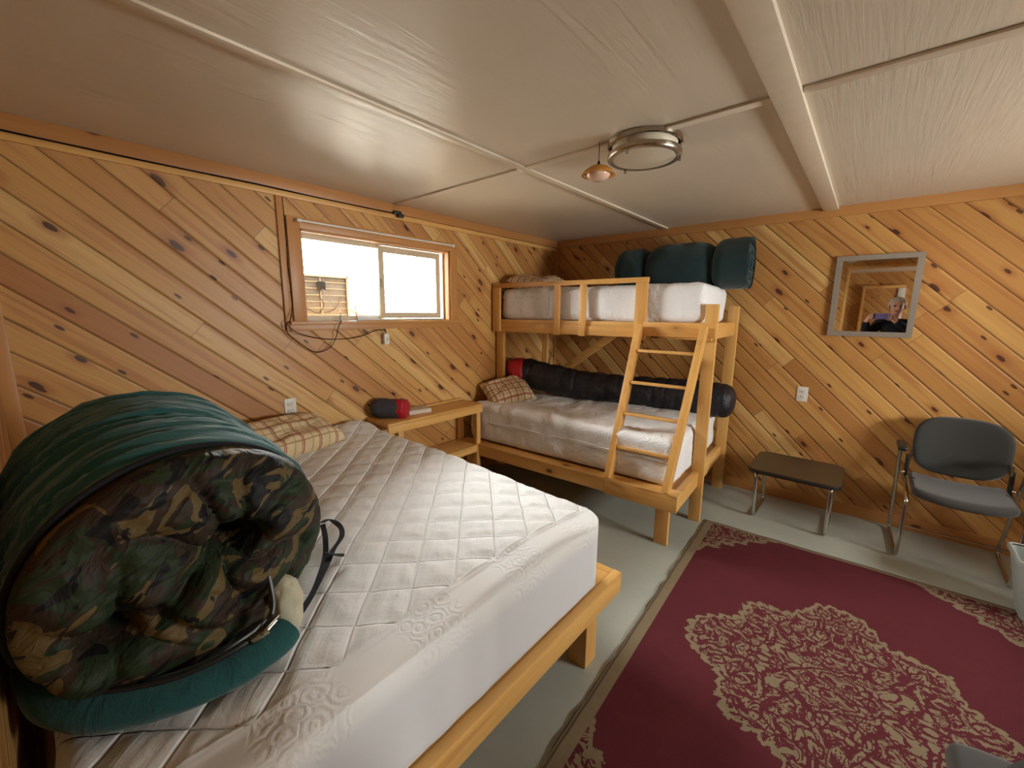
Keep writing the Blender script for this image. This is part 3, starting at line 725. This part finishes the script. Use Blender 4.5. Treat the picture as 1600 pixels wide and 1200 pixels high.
# ------------------------------------------------------------------ dark teal roll on the upper bunk
t = thing('rolled_sleeping_bag', 'dark teal rolled sleeping bag tied in three lobes on the upper bunk', 'sleeping bag', W(.48, .5, 1.64))
path = [W(.55, .96 - k*1.04/60, 1.815) for k in range(61)]
def prof3(y):                                   # y from 0 (inner end) to 1.04
    for a, b in ((0, .30), (.30, .80), (.80, 1.04)):
        if a <= y <= b + 1e-6:
            q = (y-a)/(b-a); e = 1 - abs(2*q-1)**5*.30
            if a == 0: e *= math.sqrt(max(.02, 1-(1-min(1, q*2.2))**2.5)); e *= .93
            if a == .80: e = e if q < .5 else 1.0
            return e
rad = [.190*prof3(k*1.04/60) for k in range(61)]
bm = bmesh.new(); tube(bm, path, rad, 56, .98, caps=False, fn=lambda s, th: (1 + .035*float(fbm(s*9, math.cos(th)*1.5, math.sin(th)*1.5, 3)))*(1 - .10*max(0, -math.sin(th))**8)); finish(bm, 'bag_roll', 'darkteal', t, ang=180)
bm = bmesh.new(); sp = []
for k in range(190):                            # spiral end
    a = k/190*2*PI*4.6; r_ = .012 + .158*k/190; sp.append(W(.55 + r_*math.cos(a), -.045 + .012*math.sin(k*.23) - .02*(1-k/190), 1.815 + r_*math.sin(a)*.97))
tube(bm, sp, .0205, 10); finish(bm, 'rolled_end', 'darkteal', t, ang=180)
for yy in (.66, .16):
    bm = bmesh.new(); r_ = .137 if yy > .5 else .140; tube(bm, [W(.55 + r_*math.cos(a_*PI/20), yy, 1.815 + r_*math.sin(a_*PI/20)) for a_ in range(41)], .007, 8, caps=False); finish(bm, 'tie', 'webbing', t)

# ------------------------------------------------------------------ foreground bed
bed = thing('platform_bed', 'pine platform bed frame with square legs under the quilted mattress', 'bed', (-3.05, -1.0, 0))
BX0, BX1, BY0, BY1 = -3.86, -2.245, -1.953, -.02
bx('foot_rail', (BX0, BY0, .262), (BX1, BY0+.038, .352), 'pine_x', bed, .004)
bx('side_rail', (BX1-.038, BY0+.038, .262), (BX1, BY1, .350), 'pine_y', bed, .004); bx('side_rail', (BX0, BY0+.038, .262), (BX0+.038, BY1, .350), 'pine_y', bed, .004)
bx('head_rail', (BX0+.038, BY1-.038, .262), (BX1-.038, BY1, .350), 'pine_x', bed); bx('platform', (BX0+.038, BY0+.038, .335), (BX1-.038, BY1-.038, .349), 'pine_x', bed)
for a, b in (((-2.46, -1.914), (-2.375, -1.83)), ((-3.265, -1.914), (-3.18, -1.83)), ((-2.37, BY1-.14), (-2.285, BY1-.05)), ((-3.80, BY1-.14), (-3.71, BY1-.05)), ((-3.82, BY0+.04), (-3.73, BY0+.125))):
    bx('leg', (a[0], a[1], 0), (b[0], b[1], .335 if a[1] < -1 else .335), 'pine_z', bed)
mt = thing('quilted_mattress', 'large mattress with white quilted pad on the pine platform bed', 'mattress', (-3.07, -1.0, .35))
def quilt(P, N):
    P = P.copy(); x, y, z = P.T; top = np.clip(N[:, 2], 0, 1)**1.5
    # rounded outline in plan
    cx_, cy_ = -2.32, -1.93; rc = .16
    u = (x+y)/math.sqrt(2); v = (x-y)/math.sqrt(2)
    du = np.abs(((u+3.448)/.125+.5) % 1-.5)*.125; dv_ = np.abs(((v+1.123)/.122+.5) % 1-.5)*.122
    d = np.minimum(du, dv_); body = 1/(1+np.exp(-(y+1.81)/.006))
    puff = .0055*(1-np.exp(-(d/.020)**1.5))
    wr = .0042*(1-np.abs(vn(u*9+3*vn(x*5, y*5), v*34, 2)))*np.clip(d/.03, 0, 1) + .0015*vn(x*30, y*18, 4)
    und = .010*fbm(x*1.7, y*1.7, 3)
    seamr = .004*np.exp(-((y+1.812)/.006)**2) - .003*np.exp(-((y+1.797)/.006)**2)
    head = .05*np.exp(-((x+2.48)/.18)**2 - ((y+.08)/.16)**2)
    P[:, 2] += top*((puff+wr)*body + und + seamr + head) - .06*np.clip((y+.0)*0, 0, 1)
    # sag toward the free corner
    P[:, 2] -= top*.030*np.exp(-((x+2.32)/.22)**2)*np.clip(-(y+.9), 0, 1)
    side = (1-top)*(np.abs(N[:, 2]) < .7)
    P += N*np.array([1, 1, 0])*(side*(.008*vn(x*3+y*3, z*4, 5) + .003*vn(x*14, z*5+y*14, 8)))[:, None]
    # soften the vertical corner at the foot
    q = np.stack([x-(cx_-rc), y-(cy_+rc)], 1); m_ = (q[:, 0] > 0) & (q[:, 1] < 0)
    rr = np.linalg.norm(q, axis=1); lim = rc + .0; s = np.where(m_ & (rr > lim*1.0), (lim + (rr-lim)*.12)/np.maximum(rr, 1e-6), 1.0)
    P[:, 0] = np.where(m_, cx_-rc + q[:, 0]*s, P[:, 0]); P[:, 1] = np.where(m_, cy_+rc + q[:, 1]*s, P[:, 1])
    return P
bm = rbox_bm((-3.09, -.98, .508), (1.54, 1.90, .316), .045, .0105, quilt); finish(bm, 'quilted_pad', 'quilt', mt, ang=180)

# ------------------------------------------------------------------ nightstand between the beds
t = thing('side_table', 'narrow pine table with lower shelf against the window wall between the beds', 'table', (-1.85, -.15, 0))
bx('tabletop', (-2.31, -.285, .690), (-1.415, -.002, .712), 'pine_x', t, .003)
bx('apron', (-2.305, -.285, .640), (-1.417, -.265, .690), 'pine_x', t, .002)
bx('back_strip', (-2.10, -.045, .712), (-1.415, -.003, .722), 'pine_x', t, .002)
for a in ((-1.462, -.262), (-1.462, -.05), (-2.215, -.262), (-2.215, -.05)): bx('leg', (a[0], a[1], 0), (a[0]+.042, a[1]+.04, .690), 'pine_z', t)
bx('shelf', (-2.17, -.262, .340), (-1.464, -.012, .360), 'pine_x', t); bx('shelf_rail', (-2.17, -.262, .300), (-1.464, -.24, .340), 'pine_x', t)
t = thing('stuff_sack', 'small dark grey stuff sack with crumpled red end on the pine table', 'bag', (-2.0, -.12, .712))
pth = smooth_path([(-2.275, -.03, .780), (-2.24, -.07, .780), (-2.18, -.13, .776), (-2.12, -.185, .772)], 8)
bm = bmesh.new(); tube(bm, pth, [.035+.036*math.sin(min(1, k/8)*PI/2) for k in range(len(pth))], 26, 1.0, fn=lambda s, th: 1 + .08*float(fbm(s*4, math.cos(th)*1.5, math.sin(th)*1.5+4, 3))); finish(bm, 'sack_body', 'graynylon', t, ang=180)
pth = smooth_path([(-2.155, -.155, .774), (-2.12, -.188, .772), (-2.10, -.205, .770), (-2.093, -.213, .769)], 8)
bm = bmesh.new(); tube(bm, pth, [.071+.001*k if k < 8 else .074*math.sqrt(max(.02, 1-((k-7)/17.5)**2)) for k in range(len(pth))], 26, 1.0, fn=lambda s, th: 1 + .10*float(fbm(s*3, math.cos(th)*2.2+8, math.sin(th)*2.2, 3))); finish(bm, 'red_end', 'rednylon', t, ang=180)
bm = bmesh.new(); tube(bm, smooth_path([(-2.275, -.06, .82), (-2.285, -.10, .80), (-2.27, -.12, .76), (-2.24, -.13, .73)], 6), .003, 8); finish(bm, 'drawcord', 'webbing', t)
bm = bmesh.new(); obox(bm, (-1.965, -.14, .728), Vector((.085, -.02, 0)), Vector((.014, .060, 0)), Vector((0, 0, .015)), .002)
tag(finish(bm, 'notepad', 'paper'), 'flat pale notepad lying beside the stuff sack on the pine table', 'notepad')

# ------------------------------------------------------------------ camouflage sleeping bag roll in the foreground
roll = thing('rolled_sleeping_bag', 'big rolled sleeping bag with teal shell and camouflage lining on the quilted bed', 'sleeping bag', (-3.6, -1.35, .68))
FC = Vector((-3.612, -1.60, .93)); NS, NT = 90, 160
def ring_pt(s, th):            # s 0 at the front rim, 1 at the back
    rx = .266 + .012*math.sin(min(1, s*1.6)*PI/2) - .10*max(0, s-.82)/.18; rz = .240 + .036*math.sin(min(1, s*1.5)*PI/2) - .10*max(0, s-.82)/.18
    cx = FC.x - .012*s; cz = FC.z + .012*s
    c, sn = math.cos(th), math.sin(th)
    q_ = s*17 + 2.2*math.sin(th*1.0+.5); fold = .020*(.5-abs(float(vn(q_, th*.8, 2)))) + .012*(.4-abs(float(vn(s*34 + 2.6*math.sin(th+1), th*1.3, 7)))) + .012*float(vn(s*3, th*1.2, 9))
    if s < .04: fold *= s/.04
    k = 1 + fold/.27
    x = cx + rx*c*k; z = cz + rz*sn*k; y = FC.y + .02 + .64*s + .05*c*(1-s)
    return Vector((max(x, -3.895), y, max(z, .685 + .004*math.sin(x*30))))
bm = bmesh.new(); R_ = [[bm.verts.new(ring_pt(i/NS, 2*PI*j/NT)) for j in range(NT)] for i in range(NS+1)]
for i in range(NS):
    for j in range(NT): bm.faces.new((R_[i][j], R_[i][(j+1) % NT], R_[i+1][(j+1) % NT], R_[i+1][j]))
# close the back, and turn the front rim inwards for thickness
cb = bm.verts.new((FC.x+.045, FC.y+.70, FC.z+.01))
for j in range(NT): bm.faces.new((R_[NS][j], R_[NS][(j+1) % NT], cb))
inn_ = [bm.verts.new(Vector(((v.co.x-FC.x)*.90+FC.x, v.co.y+.045, (v.co.z-FC.z)*.90+FC.z))) for v in R_[0]]
for j in range(NT): bm.faces.new((inn_[j], inn_[(j+1) % NT], R_[0][(j+1) % NT], R_[0][j]))
finish(bm, 'outer_shell', 'teal', roll, ang=180)
# camouflage end: puffy, puckered round two hollows
ND, NA = 60, 160
H1 = np.array([-3.55, .957]); H2 = np.array([-3.755, .868])
bm = bmesh.new(); rings = []
for i in range(ND+1):
    rho = i/ND; row_ = []
    for j in range(NA if i else 1):
        th = 2*PI*j/NA; c, sn = math.cos(th), math.sin(th)
        x = FC.x + .008 + .276*rho*c; z = FC.z - .004 + .240*rho*sn
        p = np.array([x, z]); d1 = np.linalg.norm(p-H1); d2 = np.linalg.norm(p-H2)
        a1 = math.atan2(z-H1[1], x-H1[0]); a2 = math.atan2(z-H2[1], x-H2[0])
        # distance to the crease joining the hollows and its spiral continuation
        ab = H2-H1; tt = np.clip(np.dot(p-H1, ab)/np.dot(ab, ab), -.2, 1.2); dc = np.linalg.norm(p-(H1+ab*tt) - np.array([0, .02*math.sin(tt*6)]))
        y = FC.y - .075*math.sqrt(max(0, 1-rho**4))
        y += .15*math.exp(-(d1/.040)**2) + .12*math.exp(-(d2/.036)**2) + .035*math.exp(-(dc/.022)**2)
        puck1 = math.exp(-((d1-.12)/.11)**2)*min(1, d1/.03); puck2 = math.exp(-((d2-.08)/.06)**2)*min(1, d2/.03)
        y += .034*puck1*(abs(math.sin(a1*3.5+2.2*float(vn(d1*7, a1*.8, 3))))**.5*-1+.6) + .026*puck2*(-abs(math.sin(a2*3+2))**.6+.6)
        d3 = abs(np.linalg.norm((p-H1)/np.array([1.25, 1.0])) - .165 - .02*math.sin(a1*3)); y += .020*math.exp(-(d3/.012)**2)*(1 if z < .95 else .35)
        y += .010*float(fbm(x*13+z*9, z*16, 4, 3)) + .003*(1-abs(float(vn(x*14-z*20, z*34+x*14, 6))))
        if rho > .97: y = y + (FC.y + .04 - y)*(rho-.97)/.03
        row_.append(bm.verts.new((x, y + .05*rho*c*1.0, max(z, .70))))
    rings.append(row_)
for j in range(NA): bm.faces.new((rings[0][0], rings[1][j], rings[1][(j+1) % NA]))
for i in range(1, ND):
    for j in range(NA): bm.faces.new((rings[i][j], rings[i+1][j], rings[i+1][(j+1) % NA], rings[i][(j+1) % NA]))
finish(bm, 'camouflage_lining', 'camo', roll, ang=180)
bm = bmesh.new(); tube(bm, [ring_pt(0, .15 + (PI+.1)*k/70) + Vector((0, -.008, 0)) for k in range(71)], .006, 8); finish(bm, 'piping', 'webbing', roll, ang=180)
# teal flap folded out at the bottom, black edging
fp = smooth_path([(-3.85, -1.34, .76), (-3.85, -1.50, .735), (-3.80, -1.62, .722), (-3.70, -1.69, .715), (-3.60, -1.715, .715), (-3.52, -1.705, .72), (-3.49, -1.69, .722)], 8)
bm = bmesh.new(); tube(bm, fp, [.034]*(len(fp)-1)+[.028], 22, 1.25, fn=lambda s, th: 1 + .10*float(fbm(s*8, math.cos(th), math.sin(th), 3))); finish(bm, 'folded_flap', 'teal_flap', roll, ang=180)
bm = bmesh.new(); tube(bm, smooth_path([(-3.865, -1.52, .80), (-3.80, -1.63, .765), (-3.70, -1.695, .752), (-3.60, -1.715, .755), (-3.53, -1.705, .765), (-3.505, -1.69, .79), (-3.50, -1.675, .83), (-3.50, -1.66, .865)], 8), .0055, 8); z_ = finish(bm, 'zipper', 'blackplastic', roll)
bm = bmesh.new(); tube(bm, fillet([(-3.535, -1.725, .766), (-3.505, -1.715, .776), (-3.500, -1.717, .786), (-3.53, -1.727, .777), (-3.545, -1.728, .768), (-3.535, -1.725, .766)], .006), .0032, 8)
obox(bm, (-3.545, -1.722, .764), Vector((.016, -.002, .006)), Vector((0, .006, 0)), Vector((-.003, 0, .008)), .002); finish(bm, 'zipper_pull', 'nickel', z_)
bm = rbox_bm((-3.462, -1.645, .755), (.060, .06, .14), .034, .012, lambda P, N: P + N*(.008*fbm(P[:, 0]*30, P[:, 1]*30, P[:, 2]*30, 3))[:, None]); finish(bm, 'cream_liner', 'cream_cloth', roll, ang=180)
def strap(bm, pts, wd, th=.0012):
    pts = smooth_path(pts, 8); n = len(pts); rows = []
    for i, p in enumerate(pts):
        t_ = (pts[min(i+1, n-1)]-pts[max(i-1, 0)]).normalized(); s_ = t_.cross(Vector((.3*math.sin(i*.4), .2, 1))).normalized(); q_ = s_.cross(t_)
        rows.append([bm.verts.new(p + s_*wd*a + q_*th*b) for a, b in ((-1, -1), (1, -1), (1, 1), (-1, 1))])
    for a, b in zip(rows, rows[1:]):
        for k in range(4): bm.faces.new((a[k], a[(k+1) % 4], b[(k+1) % 4], b[k]))
    bm.faces.new(rows[0]); bm.faces.new(rows[-1])
SZ = .684
bm = bmesh.new()
strap(bm, [(-3.455, -1.645, SZ+.006), (-3.39, -1.59, SZ+.008), (-3.325, -1.512, SZ+.008), (-3.27, -1.43, SZ+.010), (-3.235, -1.36, SZ+.03), (-3.215, -1.30, SZ+.05)], .0085)
strap(bm, [(-3.440, -1.640, SZ+.012), (-3.375, -1.58, SZ+.014), (-3.30, -1.495, SZ+.016), (-3.24, -1.42, SZ+.014), (-3.185, -1.37, SZ+.02), (-3.165, -1.32, SZ+.03), (-3.185, -1.285, SZ+.05), (-3.215, -1.295, SZ+.055)], .0085)
strap(bm, [(-3.275, -1.44, SZ+.030), (-3.245, -1.455, SZ+.016), (-3.225, -1.465, SZ+.010)], .0085)
finish(bm, 'strap', 'webbing', roll)

# ------------------------------------------------------------------ rug
rg = math.radians(2.6)
bm = bmesh.new(); nx, ny = 76, 50; LX, WY = 2.28, 1.52
top = [[bm.verts.new((LX*i/nx, WY*j/ny, .006 + .002*float(vn(i*.2, j*.2)) + (.004*float(vn(i*.5, 3)) if j < 2 else 0))) for j in range(ny+1)] for i in range(nx+1)]
for i in range(nx+1):
    for j in (0, 1): top[i][j].co.y += .006*float(vn(i*.45, 1.5))
for i in range(nx):
    for j in range(ny): bm.faces.new((top[i][j], top[i+1][j], top[i+1][j+1], top[i][j+1]))
r_ = bmesh.ops.extrude_edge_only(bm, edges=[e for e in bm.edges if e.is_boundary])
for g_ in r_['geom']:
    if isinstance(g_, bmesh.types.BMVert): g_.co.z = 0
rug = finish(bm, 'area_rug', 'rug', ang=60)
rug.matrix_world = Matrix(((-math.cos(rg), math.sin(rg)*1.0, 0, -.795), (-math.sin(rg), -math.cos(rg), 0, -1.905), (0, 0, 1, .001), (0, 0, 0, 1)))
tag(rug, 'maroon rug with tan floral medallion and corners on the painted floor', 'rug')

# ------------------------------------------------------------------ dark stool
t = thing('low_stool', 'low stool with dark laminate top and chrome sled legs by the wall', 'stool', (-.42, -2.36, 0))
bm = bmesh.new()
def rrect(bm, x0, x1, y0, y1, z0, z1, r, seg=8):
    pts = []
    for cx, cy, a0 in ((x1-r, y1-r, 0), (x0+r, y1-r, PI/2), (x0+r, y0+r, PI), (x1-r, y0+r, 1.5*PI)):
        for k in range(seg+1): a = a0+k*PI/2/seg; pts.append((cx+r*math.cos(a), cy+r*math.sin(a)))
    lo = [bm.verts.new((x, y, z0)) for x, y in pts]; hi = [bm.verts.new((x, y, z1)) for x, y in pts]
    bm.faces.new(hi); bm.faces.new(lo)
    for i in range(len(pts)): bm.faces.new((lo[i], lo[(i+1) % len(pts)], hi[(i+1) % len(pts)], hi[i]))
rrect(bm, -.625, -.135, -2.625, -2.105, .388, .400, .07); finish(bm, 'tabletop', 'laminate', t, ang=50)
bm = bmesh.new(); rrect(bm, -.628, -.132, -2.628, -2.102, .372, .389, .072); finish(bm, 'edge_band', 'blackplastic', t, ang=50)
for yy in (-2.155, -2.575):
    bm = bmesh.new(); tube(bm, fillet([(-.20, yy, .362), (-.57, yy, .362), (-.515, yy, .012), (-.15, yy, .012), (-.21, yy, .362)], .05), .0115, 12); finish(bm, 'leg', 'chrome', t)
bm = bmesh.new(); box(bm, (-.55, -2.59, .366), (-.21, -2.14, .373)); finish(bm, 'mounting_plate', 'blackplastic', t, smooth=False)

# ------------------------------------------------------------------ chairs
def make_chair(name, label, loc, rz, arms=True):
    """local: +x is the front of the seat, y across, z up"""
    t = thing(name, label, 'chair', loc, rz, None)
    def pad(P, N):
        P = P.copy(); x, y = P[:, 0], P[:, 1]
        P[:, 0] += -.05*(np.abs(y)/.21)**3*(x > 0); P[:, 2] += .018*(1-(y/.21)**2)*-1 + .006*np.clip(-x, 0, .2)*-5*.0; return P
    bm = rbox_bm((.02, 0, .437), (.41, .42, .056), .027, .03, pad); finish(bm, 'seat', 'gray_seat', t, world=False, ang=180)
    # backrest: rounded, dished
    bm = bmesh.new(); n = 28; vs_ = {}
    def bp(a, b, s):
        ex_ = 3.1; sc_ = (abs(a)**ex_ + abs(b)**ex_)**(1/ex_) if (a or b) else 1; m_ = max(abs(a), abs(b)); k = m_/sc_ if sc_ else 1
        aa, bb_ = a*k, b*k; th_ = .024*math.sqrt(max(0, 1-m_**8))
        y = aa*.218*(1 - .05*(1-bb_)*.5*1); z = .653 + bb_*.182; x = -.22 + .045*(aa**2) - .06*(bb_*.5) + s*th_
        return Vector((x, y, z))
    for s in (1, -1):
        for i in range(n+1):
            for j in range(n+1):
                if s == -1 and (i in (0, n) or j in (0, n)): vs_[(s, i, j)] = vs_[(1, i, j)]
                else: vs_[(s, i, j)] = bm.verts.new(bp(-1+2*i/n, -1+2*j/n, s))
        for i in range(n):
            for j in range(n):
                try: bm.faces.new([vs_[(s, i, j)], vs_[(s, i+1, j)], vs_[(s, i+1, j+1)], vs_[(s, i, j+1)]])
                except Exception: pass
    finish(bm, 'backrest', 'gray_cloth', t, world=False, ang=180)
    for sy in (-1, 1):
        yy = sy*(.228 if arms else .17)
        bm = bmesh.new(); tube(bm, fillet([(-.17, sy*.21, .60), (-.20, yy, .43 if arms else .395), (.15, yy, .41 if arms else .395), (.21 if arms else .17, yy, .385), (.17, yy, .012), (-.27, yy+sy*.02, .012)] + ([(-.12, yy+sy*.04, .645), (-.02, yy+sy*.04, .648)] if arms else [(-.20, yy, .39)]), .04), .0105, 12)
        fr_ = finish(bm, 'side_frame', 'chrome', t, world=False)
        if not arms: continue
        bm = rbox_bm((.01, yy+sy*.045, .665), (.20, .045, .028), .013, .02); finish(bm, 'armrest', 'blackplastic', t, world=False)
        bm = bmesh.new(); obox(bm, (-.175, sy*.222, .50), Vector((.012, 0, 0)), Vector((0, .010, 0)), Vector((-.012, 0, .065)), .003); finish(bm, 'bracket', 'blackplastic', t, world=False)
        bm = bmesh.new(); bmesh.ops.create_uvsphere(bm, u_segments=12, v_segments=8, radius=.011)
        for v in bm.verts: v.co += Vector((-.16, sy*.236, .452))
        finish(bm, 'bolt', 'chrome', t, world=False)
    bm = bmesh.new(); tube(bm, [Vector((.185, -.228, .22)), Vector((.185, .228, .22))], .004, 8); finish(bm, 'crossbar', 'chrome', t, world=False)
    return t
make_chair('office_chair', 'grey upholstered chair with chrome tube frame against the mirror wall', (-.335, -3.150, 0), PI)
make_chair('office_chair', 'grey upholstered chair at the lower right corner, only its seat showing over the rug', (-2.645, -3.105, 0), 0, arms=False)

# ------------------------------------------------------------------ waste bin
bc = Vector((-.76, -3.46, 0))
t = thing('waste_bin', 'pale grey plastic waste bin in front of the grey chair', 'bin', bc)
def ringr(z, hx, hy, r=.03, seg=6):
    pts = []
    for cx, cy, a0 in ((hx-r, hy-r, 0), (-hx+r, hy-r, PI/2), (-hx+r, -hy+r, PI), (hx-r, -hy+r, 1.5*PI)):
        for k in range(seg+1): a = a0+k*PI/2/seg; pts.append(bc + Vector((cx+r*math.cos(a), cy+r*math.sin(a), z)))
    return pts
def loft(bm, L):
    rr = [[bm.verts.new(p) for p in l] for l in L]
    for a, b in zip(rr, rr[1:]):
        for i in range(len(a)): bm.faces.new((a[i], a[(i+1) % len(a)], b[(i+1) % len(a)], b[i]))
    return rr
bm = bmesh.new(); rr = loft(bm, [ringr(.008, .085, .10), ringr(.10, .095, .115), ringr(.31, .118, .150), ringr(.31, .114, .146), ringr(.10, .091, .111), ringr(.013, .081, .096)]); bm.faces.new(rr[0]); bm.faces.new(rr[-1]); finish(bm, 'bin_body', 'binplastic', t)
bm = bmesh.new(); rr = loft(bm, [ringr(.300, .119, .151), ringr(.300, .126, .158), ringr(.318, .126, .158), ringr(.322, .120, .152), ringr(.318, .114, .146)]); finish(bm, 'rim', 'binplastic', t)

# ------------------------------------------------------------------ photographer (seen in the mirror)
def skin(name, chains, mat, parent, sub=1, root=0):
    verts, rad_, edges, ids = [], [], [], {}
    def vid(k):
        if k not in ids: ids[k] = len(verts); verts.append(J[k][0]); rad_.append(J[k][1])
        return ids[k]
    J = {k: v for k, v in chains[0].items()}
    for ch in chains[1:]:
        for a, b in zip(ch, ch[1:]): edges.append((vid(a), vid(b)))
    me = bpy.data.meshes.new(name); me.from_pydata(verts, edges, []); o = bpy.data.objects.new(name, me); C.objects.link(o)
    sm = o.modifiers.new('skin', 'SKIN'); sm.use_smooth_shade = True
    for i, r in enumerate(rad_): me.skin_vertices[0].data[i].radius = (r, r) if not isinstance(r, tuple) else r
    me.skin_vertices[0].data[root].use_root = True
    s2 = o.modifiers.new('sub', 'SUBSURF'); s2.levels = s2.render_levels = sub
    me.materials.append(M[mat]); o.parent = parent; o.location = -Vector(parent.location); return o
px_, py_ = -4.10, -2.88
per = thing('person', 'grey-haired person in a black jacket holding up a phone, seen in the mirror', 'person', (px_, py_, 0))
def J_():
    j = {'pel': ((px_, py_, .88), (.13, .10)), 'wst': ((px_, py_, 1.03), (.125, .09)), 'che': ((px_, py_, 1.22), (.14, .10)), 'shc': ((px_, py_, 1.34), (.11, .075)), 'nek': ((px_+.01, py_, 1.42), .052), 'nk2': ((px_+.035, py_-.005, 1.475), .05)}
    for s, n in ((1, 'L'), (-1, 'R')):
        hy = -2.615 if s > 0 else -2.855
        j['sh'+n] = ((px_, py_+s*.16, 1.335), .062); j['el'+n] = ((px_+.10, py_+s*.285, 1.14), .046); j['wr'+n] = ((-3.895, hy+s*.03, 1.385), .028); j['pa'+n] = ((-3.880, hy+s*.008, 1.43), (.030, .02))
        j['hp'+n] = ((px_, py_+s*.09, .84), .09); j['kn'+n] = ((px_+.01, py_+s*.10, .47), .058); j['an'+n] = ((px_-.01, py_+s*.11, .09), .04); j['to'+n] = ((px_+.12, py_+s*.12, .035), .035)
        for f in range(4):
            b = Vector((-3.872, hy-s*.012, 1.405+.020*f + .008)); j['f%d%s1' % (f, n)] = (tuple(b), .0095); j['f%d%s2' % (f, n)] = (tuple(b + Vector((.030, -s*.010, .003))), .0088); j['f%d%s3' % (f, n)] = (tuple(b + Vector((.036, -s*(.034-.004*abs(f-1.5)), .004))), .0078)
        b = Vector((-3.885, hy-s*.015, 1.40)); j['t%s1' % n] = (tuple(b), .011); j['t%s2' % n] = (tuple(b + Vector((-.002, -s*.03, -.002))), .010); j['t%s3' % n] = (tuple(b + Vector((.012, -s*.052, .012))), .0085)
    return j
jj = J_(); ch = [['pel', 'wst', 'che', 'shc', 'nek', 'nk2']]
hd = Vector((px_+.065, py_-.01, 1.575))
jj['hd1'] = ((hd.x-.005, hd.y, hd.z-.045), (.062, .070)); jj['hd2'] = ((hd.x-.005, hd.y, hd.z+.03), (.078, .088)); jj['hd3'] = ((hd.x-.01, hd.y, hd.z+.085), (.055, .06)); jj['ch'] = ((hd.x+.045, hd.y, hd.z-.085), .030)
ch += [['nk2', 'hd1', 'hd2', 'hd3'], ['hd1', 'ch']]
for n in 'LR':
    ch += [['shc', 'sh'+n, 'el'+n, 'wr'+n, 'pa'+n], ['pel', 'hp'+n, 'kn'+n, 'an'+n, 'to'+n]] + [['pa'+n] + ['f%d%s%d' % (f, n, k) for k in (1, 2, 3)] for f in range(4)] + [['pa'+n] + ['t%s%d' % (n, k) for k in (1, 2, 3)]]
skin('body', [jj] + ch, 'skin', per, 2)
def ell(name, c, r, mat, parent=per, fn=None, seg=28):
    bm = bmesh.new(); bmesh.ops.create_uvsphere(bm, u_segments=seg, v_segments=seg//2, radius=1.0)
    for v in bm.verts:
        q = v.co.copy(); v.co = Vector((c[0]+q.x*r[0], c[1]+q.y*r[1], c[2]+q.z*r[2]))
        if fn: v.co = fn(v.co, q)
    return finish(bm, name, mat, parent, ang=180)
ell('hair', (hd.x-.03, hd.y, hd.z+.03), (.100, .096, .108), 'hair', fn=lambda p, q: p + q*.008*float(vn(q.x*5, q.y*5, q.z*5)) - Vector((.05*max(0, q.x), 0, -.05*max(0, q.x)*max(0, 1-q.z))))
ell('nose', (hd.x+.086, hd.y, hd.z-.012), (.018, .012, .022), 'skin')
ell('mouth', (hd.x+.070, hd.y, hd.z-.058), (.008, .024, .006), 'rednylon')
for s in (-1, 1):
    ell('eye', (hd.x+.070, hd.y+s*.031, hd.z+.012), (.012, .014, .010), 'blackplastic'); ell('ear', (hd.x-.005, hd.y+s*.086, hd.z-.005), (.018, .010, .030), 'skin')
jk = dict(jj)
for k in list(jk):
    p, r = jk[k]; jk[k] = (p, tuple(q+.022 for q in r) if isinstance(r, tuple) else r+.018)
skin('jacket', [jk] + [['pel', 'wst', 'che', 'shc', 'nek']] + [['shc', 'sh'+n, 'el'+n, 'wr'+n] for n in 'LR'], 'blackcloth', per, 2)
skin('trousers', [jk] + [['pel', 'hp'+n, 'kn'+n, 'an'+n] for n in 'LR'], 'blackcloth', per, 2)
for n, s in (('L', 1), ('R', -1)): ell('shoe', (px_+.06, py_+s*.115, .045), (.14, .055, .045), 'blackplastic')
ph = thing('smartphone', 'purple-backed smartphone held up in the mirror reflection', 'phone', (-3.852, -2.735, 1.445))
bx('phone_body', (-3.858, -2.825, 1.408), (-3.848, -2.645, 1.486), 'purple', ph, .003)
for k, zz in enumerate((1.468, 1.447)):
    bm = bmesh.new(); tube(bm, [Vector((-3.849, -2.665, zz)), Vector((-3.846, -2.665, zz))], .007, 14); finish(bm, 'camera_lens', 'blackplastic', ph)
